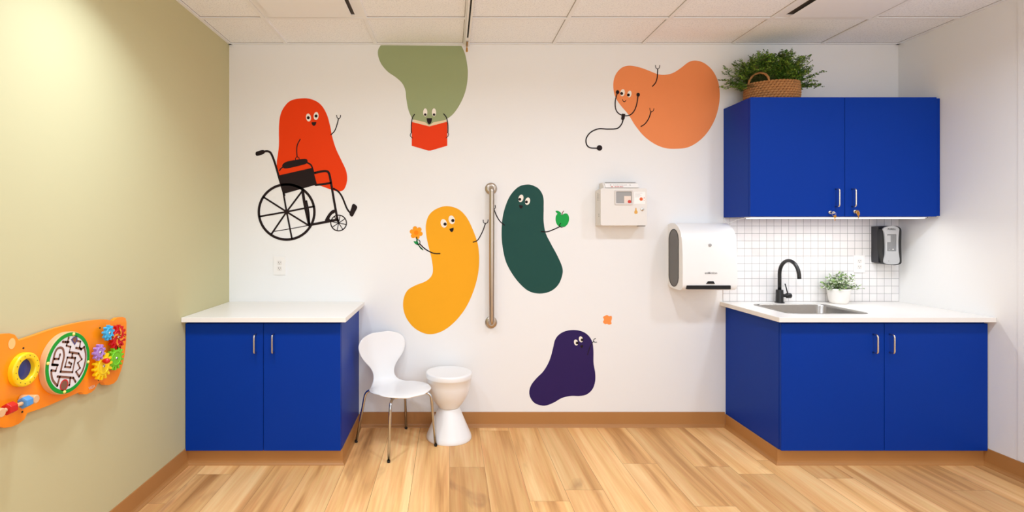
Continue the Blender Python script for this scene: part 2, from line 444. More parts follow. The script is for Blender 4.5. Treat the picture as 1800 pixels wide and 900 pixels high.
YD = 2.955                      # face of the base-cabinet doors
YT = 2.985                      # face of the toe kick
LX0, LX1 = -1.508, -0.620       # left cabinet
RX0, RX1 = 1.893, 3.074         # right cabinet
bm = B(); sweep_base(bm, [(LX1 + .0062, YB), (RX0 - .0062, YB)], -1); struct('baseboard_back', bm, 'base')
bm = B(); sweep_base(bm, [(XL, YF), (XL, YT - .0062)], -1); struct('baseboard_left', bm, 'base')
bm = B(); sweep_base(bm, [(XR, YF), (XR, YT - .0062)], 1); struct('baseboard_right', bm, 'base')

# ------------------------------------------------------------------ cabinets
def handle(name, x, z0, z1, yface, parent, proj=.034, r=.0048):
    bm = B(); pts = fillet([(x, yface + .001, z0), (x, yface - proj, z0), (x, yface - proj, z1), (x, yface + .001, z1)], .014, 5)
    tube(bm, pts, r, 10); return obj(name, bm, 'nickel', parent, smooth=True)

def base_cabinet(label, x0, x1, seam, hx, toe_path, side):
    t = thing('base_cabinet', label, 'cabinet', ((x0 + x1) / 2, 3.25, 0), 'blue base cabinets')
    yb = YB - .002; yc = YD + .02; top = .829
    bm = B()
    box(bm, x0, x0 + .018, yc, yb, .09, top); box(bm, x1 - .018, x1, yc, yb, .09, top)
    box(bm, x0 + .018, x1 - .018, yb - .012, yb, .09, top); box(bm, x0 + .018, x1 - .018, yc, yb - .012, .09, .108)
    box(bm, x0 + .018, x1 - .018, yc, yc + .02, top - .03, top)
    obj('carcass', bm, 'blue', t)
    for i, (a, b) in enumerate(((x0 + .0015, seam - .0015), (seam + .0015, x1 - .0015))):
        bm = B(); box(bm, a, b, YD, YD + .019, .0905, .816); d = obj('door', bm, 'blue', t, bevel=.0012)
        handle('handle', hx[i], .652, .756, YD, d)
    bm = B()
    if side == 'left':          # base runs along the front and the right side
        box(bm, x0, x1, YT, yb, 0, .0895); sweep_base(bm, [(x0, YT), (x1, YT), (x1, yb - .004)], -1, TOE)
    else:
        box(bm, x0, x1, YT, yb, 0, .0895); sweep_base(bm, [(x0, yb - .004), (x0, YT), (x1, YT)], -1, TOE)
    obj('toe_kick', bm, 'base', t)
    return t
TOE = [(0, .0895), (.005, .0895), (.006, .088), (.006, .022), (.009, .012), (.0165, .004), (.018, 0), (0, 0)]
base_cabinet('blue two-door base cabinet in the corner against the green wall', LX0, LX1, -1.062, (-1.103, -1.001), None, 'left')
base_cabinet('blue two-door base cabinet carrying the sink, against the right wall', RX0, RX1, 2.4825, (2.418, 2.512), None, 'right')

CT0, CT1 = .831, .858
def countertop(label, x0, x1, y0, hole=None):
    bm = B(); loops = [[(x0, y0), (x1, y0), (x1, YB - .001), (x0, YB - .001)]]
    if hole: loops.append(hole)
    plate(bm, loops, XY, CT0, CT1)
    o = obj('countertop', bm, 'counter', origin=((x0 + x1) / 2, 3.2, CT0), bevel=.002); tag(o, label, 'countertop', 'white countertops')
    return o
countertop('bare white countertop on the blue cabinet in the left corner', XL + .001, -.583, 2.911)
SX0, SX1, SY0, SY1 = 2.005, 2.465, 3.045, 3.415
countertop('white countertop with a sink let into it, on the right cabinet', 1.855, XR - .001, 2.911, rrect(SX0 - .004, SX1 + .004, SY0 - .004, SY1 + .004, .05)[::-1])

# upper cabinet
UY, UX0, UX1, UZ0, UZ1 = 3.233, 1.879, 3.062, 1.434, 2.179
t = thing('wall_cabinet', 'blue two-door wall cabinet mounted above the sink', 'cabinet', ((UX0 + UX1) / 2, 3.4, UZ0))
bm = B(); yc = UY + .02; yb = YB - .002
box(bm, UX0, UX1, yc, yb, UZ1 - .018, UZ1 - .001); box(bm, UX0, UX1, yc, yb, UZ0 + .001, UZ0 + .018)
box(bm, UX0, UX0 + .018, yc, yb, UZ0 + .018, UZ1 - .018); box(bm, UX1 - .018, UX1, yc, yb, UZ0 + .018, UZ1 - .018)
box(bm, UX0 + .018, UX1 - .018, yb - .012, yb, UZ0 + .018, UZ1 - .018)
obj('carcass', bm, 'blue', t)
useam = 2.469; door_r = 3.043
doors = []
for (a, b, hx, lx, lz) in ((UX0 + .001, useam - .0015, 2.411, 2.375, 1.4605), (useam + .0015, door_r, 2.513, 2.531, 1.4655)):
    bm = B(); box(bm, a, b, UY, UY + .019, UZ0, UZ1); d = obj('door', bm, 'blue', t, bevel=.0012)
    handle('handle', hx, 1.4955, 1.6045, UY, d)
    bm = B(); lathe(bm, [(0, -.008), (.008, -.008), (.0105, -.006), (.0115, -.001), (.0115, .002)], (lx, UY, lz), 'y', 24); obj('lock', bm, 'nickel', d, smooth=True)
bm = B(); box(bm, door_r + .002, XR - .004, UY + .012, UY + .03, UZ0 + .004, UZ1 - .004); obj('filler_strip', bm, 'blue', t)

def key(label, x, z, m, turned):
    t = tag(bpy.data.objects.new('key', None), label, 'key', 'keys in the wall cabinet locks'); COL.objects.link(t); y = UY - .0085; t.location = (x, y, z)
    bm = B(); box(bm, x - .0012, x + .0012, y - .012, y - .0003, z - .003, z + .003); obj('blade', bm, m, t)
    bm = B()
    hole = ell(0, -.004, .0022, n=12)[::-1]
    out = cr([(-.004, .006), (.004, .006), (.010, .002), (.011, -.006), (.006, -.013), (-.006, -.013), (-.011, -.006), (-.010, .002)], 4)
    if turned: plate(bm, [[(p[0] * .75 + x, p[1] * .75 + z) for p in out], [(p[0] * .75 + x, p[1] * .75 + z) for p in hole]], XZ, y - .024, y - .0115)
    else: plate(bm, [[(p[0] + x, p[1] + z) for p in out], [(p[0] + x, p[1] + z) for p in hole]], XZ, y - .0140, y - .0115)
    obj('bow', bm, m, t)
    return t
# key turned edge-on with a second key dangling from a ring, and a brass key with its twin below
def hanging(par, x, z, y, m, rr, drop, dx):
    bm = B(); tube(bm, [(x + rr * math.cos(a), y, z - rr * .9 + rr * math.sin(a)) for a in [2 * math.pi * k / 20 for k in range(20)]], .0009, 6, closed=True); obj('key_ring', bm, 'nickel', par, smooth=True)
    bm = B(); cx, cz = x + dx, z - drop
    out = cr([(-.005, .010), (.005, .010), (.009, .004), (.007, -.004), (.003, -.007), (.0028, -.022), (0, -.025), (-.0028, -.022), (-.003, -.007), (-.007, -.004), (-.009, .004)], 3)
    plate(bm, [[(cx + p[0], cz + p[1]) for p in out]], XZ, y - .001, y + .001); obj('hanging_key', bm, m, par)
k1 = key('small nickel key turned in the lock of the left wall cabinet door', 2.375, 1.4605, 'nickel', True); hanging(k1, 2.385, 1.4605, UY - .022, 'brass', .012, .028, .006)
k2 = key('brass key hanging in the lock of the right wall cabinet door', 2.531, 1.4655, 'brass', False); hanging(k2, 2.533, 1.4655, UY - .024, 'brass', .010, .020, .002)

# under-cabinet light
t = thing('cabinet_light', 'slim lit strip light under the blue wall cabinet', 'light', ((UX0 + UX1) / 2, 3.3, UZ0))
bm = B(); box(bm, 1.885, 2.99, 3.240, 3.312, 1.4255, 1.4330); obj('housing', bm, 'plastic', t, bevel=.003)
bm = B(); box(bm, 1.895, 2.98, 3.244, 3.306, 1.4225, 1.4256); obj('diffuser', bm, 'led', t)
bm = B(); box(bm, 2.99, 3.012, 3.26, 3.29, 1.426, 1.4330); obj('end_clip', bm, 'graymid', t)
bm = B(); tube(bm, cr([(1.90, 3.308, 1.429), (1.892, 3.40, 1.418), (1.892, 3.47, 1.402), (1.886, 3.53, 1.400), (1.884, 3.541, 1.43)], 6, False), .0025, 8); obj('power_cord', bm, 'plastic', t, smooth=True)

# backsplash
bm = B(); box(bm, 1.875, XR - .001, YB - .006, YB - .0012, CT1 + .0005, UZ0 - .001)
o = obj('tile_backsplash', bm, 'tile'); tag(o, 'white small square tile backsplash between counter and blue wall cabinet', 'backsplash'); YS = YB - .006

# ------------------------------------------------------------------ sink, faucet
t = thing('kitchen_sink', 'rectangular stainless steel sink set into the white countertop', 'sink', ((SX0 + SX1) / 2, 3.23, CT1))
bm = B()
def ring(x0, x1, y0, y1, r, z): return [bm.verts.new((p[0], p[1], z)) for p in rrect(x0, x1, y0, y1, r)]
cx, cy = (SX0 + SX1) / 2, (SY0 + SY1) / 2
specs = [(-.014, .055, .0005), (-.014, .055, .0022), (-.002, .05, .0028), (.001, .05, .0005), (.006, .05, -.01), (.012, .05, -.135), (.03, .05, -.158), (.06, .045, -.165)]
rings = [ring(SX0 + d, SX1 - d, SY0 + d, SY1 - d, r, CT1 + z) for d, r, z in specs]
for a, b in zip(rings, rings[1:]):
    n = len(a)
    for k in range(n): bm.faces.new((a[k], a[(k + 1) % n], b[(k + 1) % n], b[k]))
bm.faces.new(rings[-1]); bmesh.ops.recalc_face_normals(bm, faces=bm.faces)
obj('basin', bm, 'steel', t, smooth=True)
bm = B(); lathe(bm, [(0, .0015), (.03, .0015), (.034, .003), (.042, .0035), (.044, .0005)], (cx, cy, CT1 - .1645), n=32); obj('drain', bm, 'chrome', t, smooth=True)

FX, FY = 2.230, 3.497
t = thing('faucet', 'matt black gooseneck faucet standing behind the sink', 'faucet', (FX, FY, CT1))
bm = B(); lathe(bm, [(0, .0003), (.030, .0003), (.030, .004), (.0235, .006), (.0225, .085), (.0215, .088), (.0, .088)], (FX, FY, CT1), n=32); obj('body', bm, 'black', t, smooth=True, bevel=.001)
bm = B(); pts = [(FX, FY, CT1 + .086), (FX, FY, CT1 + .15)]
R_ = .098; zc = CT1 + .192
for k in range(0, 21):
    a = math.radians(180 * k / 20); pts.append((FX, FY - R_ + R_ * math.cos(a), zc + R_ * math.sin(a)))
pts.append((FX, FY - 2 * R_ - .002, zc - .012))
tube(bm, pts, .0115, 16); obj('spout', bm, 'black', t, smooth=True)
bm = B(); lathe(bm, [(0, .02), (.0105, .02), (.0105, .045), (.0165, .047), (.0172, .052), (.0172, .072), (.016, .075), (0, .075)], (FX, FY, CT1 + .048), 'x', 24); obj('valve', bm, 'black', t, smooth=True)
bm = B(); tube(bm, [(FX + .055, FY, CT1 + .062), (FX + .040, FY + .004, CT1 + .128)], .0038, 10); obj('lever', bm, 'black', t, smooth=True)

# ------------------------------------------------------------------ outlets
def outlet(label, x, z, y, w=.074, h=.118):
    t = thing('wall_outlet', label, 'outlet', (x, y, z), 'wall outlets')
    bm = B(); plate(bm, [rrect(x - w / 2, x + w / 2, z - h / 2, z + h / 2, .004)], XZ, y - .0055, y - .0003); obj('cover_plate', bm, 'outlet', t, bevel=.0015)
    for s in (1, -1):
        zz = z + s * .0195
        bm = B(); plate(bm, [rrect(x - .0165, x + .0165, zz - .0145, zz + .0145, .008)], XZ, y - .0072, y - .0054); r = obj('receptacle', bm, 'outlet2', t, bevel=.0006)
        for dx, hh in ((-.0065, .0045), (.0065, .0036)):
            bm = B(); box(bm, x + dx - .0012, x + dx + .0012, y - .0076, y - .0071, zz + .003 - hh, zz + .003 + hh); obj('slot', bm, 'smoke', r)
        bm = B(); lathe(bm, [(0, -.0004), (.0025, -.0004), (.0025, 0)], (x, y - .0072, zz - .008), 'y', 12); obj('slot', bm, 'smoke', r)
outlet('white wall outlet above the bare left countertop', -1.163, 1.105, YB, .082, .126)
outlet('white wall outlet on the tiled backsplash above the potted plant', 2.803, 1.117, YS)

# ------------------------------------------------------------------ grab bar
GXc = .285
t = thing('grab_bar', 'vertical brushed steel grab bar between the yellow and teal bean decals', 'grab bar', (GXc, YB, .71))
bm = B(); yb = 3.492; pts = fillet([(GXc, YB - .008, 1.632), (GXc, yb, 1.632), (GXc, yb, .716), (GXc, YB - .008, .716)], .05, 8); tube(bm, pts, .0178, 20); obj('bar', bm, 'bar_steel', t, smooth=True)
for z in (1.632, .716):
    bm = B(); lathe(bm, [(0, -.0005), (.041, -.0005), (.041, -.006), (.037, -.011), (.022, -.014), (0, -.014)], (GXc, YB, z), 'y', 40); obj('flange', bm, 'bar_steel', t, smooth=True)

# ------------------------------------------------------------------ sharps cabinet
bx0, bx1, bz0, bz1, byf = 1.0, 1.309, 1.377, 1.626, 3.43
t = thing('sharps_cabinet', 'off-white locked sharps disposal box mounted on the wall left of the towel dispenser', 'sharps box', ((bx0 + bx1) / 2, YB, bz0))
bm = B(); box(bm, bx0, bx1, byf + .012, YB - .0005, bz0, bz1 - .004); obj('case', bm, 'plastic_w', t, bevel=.006)
bm = B(); plate(bm, [rrect(bx0 + .002, bx1, bz0 + .002, bz1, .012)], XZ, byf, byf + .011); dr = obj('door', bm, 'plastic_w', t, bevel=.003)
def fq(px, py): p = P(px, py, byf); return (p.x, p.z)
def frect(a, b, c, d): q = fq(a, c); w = fq(b, d); return (q[0], w[0], w[1], q[1])
wx = frect(1080.5, 1112, 334.5, 360)
bm = B(); plate(bm, [rrect(*wx, .006), rrect(wx[0] + .008, wx[1] - .008, wx[2] + .010, wx[3] - .008, .006)[::-1]], XZ, byf - .006, byf + .0005); wf = obj('window_frame', bm, 'frame_w', dr, bevel=.0015)
bm = B(); plate(bm, [rrect(wx[0] + .0075, wx[1] - .0075, wx[2] + .0095, wx[3] - .0075, .006)], XZ, byf - .0006, byf + .0003); obj('window_pane', bm, 'window_g', dr)
r = frect(1097, 1109, 344.5, 358); bm = B(); plate(bm, [rrect(*r, .001)], XZ, byf - .0014); obj('warning_card', bm, 's_cream', dr)
c = fq(1106.3, 354.5); bm = B(); plate(bm, [ell(c[0], c[1], .0115)], XZ, byf - .0022); obj('warning_dot', bm, 's_red', dr)
r = frect(1114.5, 1134, 337.5, 358.5); bm = B(); plate(bm, [rrect(*r, .001)], XZ, byf - .0008); obj('sticker', bm, 's_white', dr)
c = fq(1127, 350); bm = B(); plate(bm, [ell(c[0], c[1], .0115)], XZ, byf - .0014); obj('sticker_dot', bm, 's_orange', dr)
bm = B(); plate(bm, [ell(c[0], c[1], .0045)], XZ, byf - .002); plate(bm, [ell(c[0] + .019, c[1] - .009, .0022)], XZ, byf - .002); plate(bm, [ell(c[0] + .019, c[1] + .008, .0016, .006)], XZ, byf - .002)
obj('sticker_print', bm, 's_red', dr)
bm = B()
for k in range(4): a = fq(1116, 340 + k * 2.1); plate(bm, [rrect(a[0], a[0] + (.05, .035, .044, .03)[k], a[1], a[1] + .0014, .0005)], XZ, byf - .0013)
obj('sticker_lines', bm, 'text_g', dr)
c = fq(1117.8, 372); bm = B(); out = cr([(-.003, .024), (.003, .024), (.0045, .010), (.010, .002), (.010, -.010), (.004, -.0145), (-.004, -.0145), (-.010, -.010), (-.010, .002), (-.0045, .010)], 4)
plate(bm, [[(c[0] + p[0], c[1] + p[1]) for p in out]], XZ, byf - .001); obj('key_symbol', bm, 's_gold', dr)
c = fq(1129, 368); bm = B(); lathe(bm, [(0, -.006), (.009, -.006), (.011, -.004), (.011, .0005)], (c[0], byf, c[1]), 'y', 24); lk = obj('lock', bm, 'nickel', dr, smooth=True)
bm = B(); box(bm, c[0] - .001, c[0] + .001, byf - .0065, byf - .0058, c[1] - .006, c[1] + .006); obj('keyhole', bm, 'void', lk)
# sloping drop tray on top
bm = B(); q0 = 1.026; q1 = 1.262
prof = [(YB - .006, 1.612), (YB - .006, 1.668), (byf + .052, 1.668), (byf + .02, 1.642), (byf + .014, 1.612)]
plate(bm, [[(a, b) for a, b in prof]], YZ, q0, q1); tr = obj('drop_tray', bm, 'plastic_w', t, bevel=.002)
bm = B(); box(bm, q0 + .02, q1 - .012, byf + .048, YB - .02, 1.6675, 1.6695); obj('opening', bm, 'graymid', tr)
bm = B(); plate(bm, [[(byf + .008, 1.632), (byf + .034, 1.661), (byf + .037, 1.659), (byf + .011, 1.630)]], YZ, q0 + .012, q1 - .002); fl = obj('flap', bm, 's_white', tr)
bm = B(); sl = Vector((0, .026, .029)).normalized()
def onflap(u, v, d): p = Vector((0, byf + .008, 1.632)) + sl * v; return Vector((u, p.y - .001, p.z + .001))
for k in range(11): plate(bm, [rrect(1.092 + k * .0085, 1.092 + k * .0085 + .006, .021, .0235, .0005)], onflap, 0)
plate(bm, [ell(1.075, .022, .0035)], onflap, 0); plate(bm, [ell(1.205, .022, .0035)], onflap, 0)
obj('flap_symbols', bm, 'text_d', fl)
bm = B()
for a, b in ((1.073, 1.088), (1.098, 1.112), (1.115, 1.128), (1.132, 1.146), (1.149, 1.155)): plate(bm, [rrect(a, b, .0035, .0085, .001)], onflap, 0)
obj('flap_print', bm, 's_red', fl)
bm = B()
for k in range(6): box(bm, bx0 - .0008, bx0 + .001, 3.482, 3.49, 1.59 - k * .0085, 1.595 - k * .0085)
obj('vent_slots', bm, 'text_d', t); bm = B()
for k in range(5): box(bm, bx0 - .0008, bx0 + .001, 3.455, 3.459, 1.585 - k * .0095, 1.589 - k * .0095)
obj('vent_slots', bm, 'text_d', t); bm = B()
for z in (1.45, 1.437): box(bm, bx0 - .0008, bx0 + .001, 3.46, 3.464, z, z + .008)
obj('vent_slots', bm, 'text_d', t)
bm = B(); box(bm, 1.252, 1.302, byf + .01, byf + .03, bz0 - .003, bz0 + .001); obj('bottom_latch', bm, 'graymid', t)

# ------------------------------------------------------------------ paper towel dispenser
tx0, tx1 = 1.498, 1.849
t = thing('towel_dispenser', 'large white paper towel dispenser with dark exit slot, left of the sink', 'towel dispenser', ((tx0 + tx1) / 2, YB, .96))
prof = [(YB - .0005, .985), (YB - .0005, 1.385)]
prof += [(YB - .05, 1.396), (YB - .105, 1.392), (YB - .155, 1.372), (YB - .193, 1.335), (YB - .213, 1.285), (YB - .222, 1.22), (YB - .226, 1.13), (YB - .226, 1.02), (YB - .222, .985), (YB - .205, .966), (YB - .17, .958), (YB - .06, .960), (YB - .02, .970)]
core = cr(prof[1:], 5, False); outl = [prof[0]] + [(p.x, p.y) for p in core]
bm = B(); plate(bm, [outl], YZ, tx0, tx1); o = obj('housing', bm, 'plastic', t, bevel=.016, seg=4, angle=50)
oval = lambda g: rrect(3.382 + g, 3.532 - g, .972 + g, 1.356 - g, .0749 - g, 12)
bm = B(); plate(bm, [oval(0), oval(.005)[::-1]], YZ, tx0 - .0025, tx0 + .001); obj('window_rim', bm, 'smoke_edge', t)
bm = B(); plate(bm, [oval(.0045)], YZ, tx0 - .0012, tx0 + .001); obj('side_window', bm, 'smoke', t)
yfc = YB - .226
def tq(px, py): p = P(px, py, yfc); return (p.x, p.z)
a = tq(1207, 508); b = tq(1284, 501.8)
bm = B(); plate(bm, [rrect(a[0], b[0], a[1] - .002, b[1], .003)], XZ, yfc - .0045, yfc + .02); obj('exit_slot', bm, 'void', t)
a = [tq(*p) for p in ((1241, 499), (1256.5, 499), (1254, 494.3), (1244.5, 494.3))]
bm = B(); plate(bm, [a], XZ, yfc - .003, yfc + .004); obj('sensor_tab', bm, 'void', t)
c = tq(1248.5, 431); yl = YB - .2217
bm = B(); plate(bm, [ell(c[0], c[1], .0095), ell(c[0], c[1], .0072)[::-1]], XZ, yl - .0035, yl - .001); plate(bm, [ell(c[0], c[1], .0042), ell(c[0], c[1], .0022)[::-1]], XZ, yl - .0035, yl - .001); obj('logo', bm, 'text_g', t)
c = tq(1249.5, 480); lettering('lettering', 'enMotion', .0205, (c[0], yfc - .002, c[1]), 'text_g', t, bold=.0003)

# ------------------------------------------------------------------ soap dispenser
t = thing('soap_dispenser', 'black and silver wall soap dispenser beside the right wall above the counter', 'soap dispenser', (2.94, YS, 1.12))
bm = B(); plate(bm, [cr([(2.887, 1.25), (2.887, 1.36), (2.892, 1.372), (2.94, 1.376), (2.99, 1.372), (2.995, 1.36), (2.995, 1.25), (2.995, 1.142), (2.985, 1.128), (2.94, 1.118), (2.897, 1.128), (2.887, 1.142)], 4)], XZ, 3.484, YS - .0003); obj('back_housing', bm, 'charcoal', t, bevel=.004)
def sq(zx, zy, Y): p = P(1520 + zx / 10.6, 390 + zy / 10.6, Y); return (p.x, p.z)
ysf = 3.437
fp = [(330, 125), (420, 82), (500, 74), (580, 80), (655, 130), (662, 250), (660, 400), (662, 550), (665, 700), (655, 775), (560, 805), (480, 803), (400, 790), (350, 765), (322, 640), (310, 550), (305, 400), (300, 250), (310, 160)]
bm = B(); plate(bm, [cr([sq(a, b, 3.455) for a, b in fp], 4)], XZ, 3.446, 3.486); obj('front_housing', bm, 'black', t, bevel=.006, seg=3)
sp = [(352, 122), (420, 88), (500, 76), (580, 82), (640, 128), (638, 200), (630, 300), (628, 400), (632, 550), (650, 690), (640, 768), (560, 792), (480, 792), (400, 778), (366, 740), (382, 620), (387, 500), (385, 400), (376, 270), (362, 180)]
win = rrect(*[f for f in (sq(418, 0, ysf)[0], sq(592, 0, ysf)[0], sq(0, 548, ysf)[1], sq(0, 228, ysf)[1])], .006)
bm = B(); plate(bm, [[tuple(p) for p in cr([sq(a, b, ysf) for a, b in sp], 4)], win[::-1]], XZ, ysf, ysf + .0095); fcov = obj('face_plate', bm, 'silver', t, bevel=.002)
bm = B(); plate(bm, [win], XZ, ysf + .005, ysf + .0085); obj('window', bm, 'mid_window', fcov)
a = sq(428, 380, ysf); b = sq(492, 252, ysf); bm = B(); plate(bm, [rrect(a[0], b[0], a[1], b[1], .001)], XZ, ysf + .004); obj('refill_label', bm, 'silver', fcov)
c = sq(538, 512, ysf); c2 = sq(468, 520, ysf); bm = B(); plate(bm, [ell(c[0], c[1], .0052, .003)], XZ, ysf + .004); plate(bm, [ell(c2[0], c2[1], .0022, .0015)], XZ, ysf + .004); obj('foam_drop', bm, 's_white', fcov)
c = sq(445, 730, ysf); bm = B(); plate(bm, [ell(c[0], c[1], .0018)], XZ, ysf - .0006, ysf + .001); obj('sensor', bm, 'void', fcov)
c = sq(503, 138, ysf); lettering('lettering', 'PURELL', .0165, (c[0], ysf - .0008, c[1]), 'text_d', fcov, bold=.0003)

# ------------------------------------------------------------------ chair
C0 = Vector((-.322, 3.258, 0)); fw = Vector((.215, -.285, 0)).normalized(); rt = Vector((fw.y, -fw.x, 0))   # forward / sitter's right in world
def cw(x, y, z): return C0 + rt * x + fw * y + Vector((0, 0, z))
t = thing('child_chair', 'small white moulded chair with chrome legs beside the left cabinet', 'chair', C0)
prof = [(.198, .352), (.186, .360), (.15, .364), (.08, .360), (0, .352), (-.07, .347), (-.125, .348), (-.158, .360), (-.175, .384), (-.184, .42), (-.192, .46), (-.202, .51), (-.213, .56), (-.222, .61), (-.228, .65), (-.231, .672)]
half = [.060, .100, .150, .180, .187, .170, .130, .100, .082, .080, .100, .144, .172, .174, .138, .062]
pc = cr(prof, 3, False); hc = [v.x for v in cr([(h, 0) for h in half], 3, False)]
bm = B(); NU = 12; rows = []
for i, (p, h) in enumerate(zip(pc, hc)):
    tt = i / (len(pc) - 1); row = []
    for k in range(NU + 1):
        u = -1 + 2 * k / NU; x = u * h; y, z = p.x, p.y
        w = (x / .18) ** 2
        if z > .42: y += .022 * w * min(1, (z - .42) / .08)       # back wraps round the sitter
        elif p.x > -.1: z += .006 * w if p.x < .1 else .0
        row.append(bm.verts.new(cw(x, y, z)))
    rows.append(row)
for a, b in zip(rows, rows[1:]):
    for k in range(NU): bm.faces.new((a[k], a[k + 1], b[k + 1], b[k]))
bmesh.ops.recalc_face_normals(bm, faces=bm.faces)
sh = obj('seat_shell', bm, 'plastic', t, smooth=True)
md = sh.modifiers.new('thick', 'SOLIDIFY'); md.thickness = .009; md.offset = 0
md = sh.modifiers.new('sub', 'SUBSURF'); md.levels = 1; md.render_levels = 2
feet = [(-.609, 3.278), (-.353, 3.006), (-.086, 3.233), (-.294, 3.512)]
feet[0] = (-.592, 3.29)
for i, (fx, fy) in enumerate(feet):
    d = Vector((fx, fy, 0)) - C0; dn = d.normalized(); side = dn
    top = C0 + dn * .085 + Vector((0, 0, .331)); bend = C0 + dn * .208 + Vector((0, 0, .336)); foot = Vector((fx, fy, .004))
    bm = B(); tube(bm, fillet([top, bend, foot], .045, 8), .0085, 14); lg = obj('leg', bm, 'chrome', t, smooth=True)
    bm = B(); lathe(bm, [(0, 0), (.0085, 0), (.0098, .003), (.0096, .013), (.0088, .014)], (fx, fy, .0005), n=18); obj('foot_cap', bm, 'rubber', lg, smooth=True)
bm = B()
box(bm, -.05, .05, -.05, .05, 0, .012)
for v in bm.verts: v.co = cw(v.co.x * 1.9, v.co.y * 1.9, v.co.z + .324)
obj('seat_bracket', bm, 'chrome', t, bevel=.003)

# ------------------------------------------------------------------ hourglass stool
SC = (-.003, 3.375, 0)
t = thing('stool', 'white hourglass shaped plastic stool beside the small chair', 'stool', SC)
bm = B(); lathe(bm, [(0, .4195), (.06, .4205), (.12, .425), (.141, .428), (.148, .426), (.1505, .420), (.1505, .397), (.149, .393), (.1465, .391), (.140, .34), (.127, .295), (.108, .255), (.085, .222), (.071, .206), (.068, .200), (.0, .200)], SC, n=64); obj('top_cup', bm, 'plastic', t, smooth=True)
bm = B(); prof = [(0, .199), (.064, .199), (.068, .196)]
for k in range(1, 25):
    z = .196 - .176 * k / 25; r = .068 + .076 * (k / 25) ** 1.05
    prof += [(r, z + .002), (r + .0012, z)]
prof += [(.1465, .012), (.1475, .004), (.146, .0), (0, .0)]
lathe(bm, prof, SC, n=64); obj('base', bm, 'plastic', t, smooth=True)

# ------------------------------------------------------------------ ceiling diffusers and curtain track
def diffuser(label, x0):
    x1 = x0 + .61; y0, y1 = 2.50, 3.11
    t = thing('ceiling_diffuser', label, 'air vent', ((x0 + x1) / 2, (y0 + y1) / 2, CEIL), 'ceiling air diffusers')
    a = .0125
    bm = B()   # stepped cone frame
    o1 = [(x0 + a, y0 + a), (x1 - a, y0 + a), (x1 - a, y1 - a), (x0 + a, y1 - a)]; q = .052
    o2 = [(x0 + q, y0 + q), (x1 - q, y0 + q), (x1 - q, y1 - q), (x0 + q, y1 - q)]
    plate(bm, [o1, o2[::-1]], XY, CEIL - .0045, CEIL - .0005); obj('frame', bm, 'grid', t)
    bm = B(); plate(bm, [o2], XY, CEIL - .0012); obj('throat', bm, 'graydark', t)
    q = .066; bm = B(); plate(bm, [rrect(x0 + q, x1 - q, y0 + q, y1 - q, .012)], XY, CEIL - .025, CEIL - .021); obj('center_plate', bm, 'grid', t, bevel=.0015)
diffuser('square white ceiling air diffuser over the red wheelchair decal', GX[0])
diffuser('square white ceiling air diffuser over the blue wall cabinet', GX[5])

t = thing('curtain_track', 'slim white curtain track with dark slot running across the ceiling to the back wall', 'curtain track', (.118, 2, CEIL))
tx = .119; w = .0165; zt = TZ - .0006; zb = 2.604
bm = B(); plate(bm, [[(tx - w, zt), (tx + w, zt), (tx + w, zb), (tx + .005, zb), (tx + .005, zb + .003), (tx + w - .003, zb + .003), (tx + w - .003, zt - .003), (tx - w + .003, zt - .003), (tx - w + .003, zb + .003), (tx - .005, zb + .003), (tx - .005, zb), (tx - w, zb)]], XZ, YF + .02, 3.385); obj('track', bm, 'plastic', t)
bm = B(); box(bm, tx - w + .0035, tx + w - .0035, YF + .03, 3.384, zb + .0034, zt - .0034); obj('slot_shade_fill', bm, 'void', t)  # dark fill standing in for the shade inside the channel
bm = B(); box(bm, tx - w, tx + w, 3.3855, 3.535, zb, zt); obj('end_piece', bm, 'plastic', t, bevel=.002)
bm = B(); tube(bm, fillet([(tx, 3.44, zb + .001), (tx, 3.45, zb - .006), (tx, 3.52, zb - .008), (tx, 3.525, zb - .035)], .006), .0035, 8)
lathe(bm, [(0, -.012), (.006, -.011), (.007, -.004), (.004, .002), (.007, .008), (.005, .012), (0, .012)], (tx, 3.525, zb - .030), n=12); obj('end_hook', bm, 'brass', t, smooth=True)
bm = B(); box(bm, tx - .007, tx + .007, 3.43, 3.52, zb - .004, zb - .0003); obj('end_stop', bm, 'steel', t)

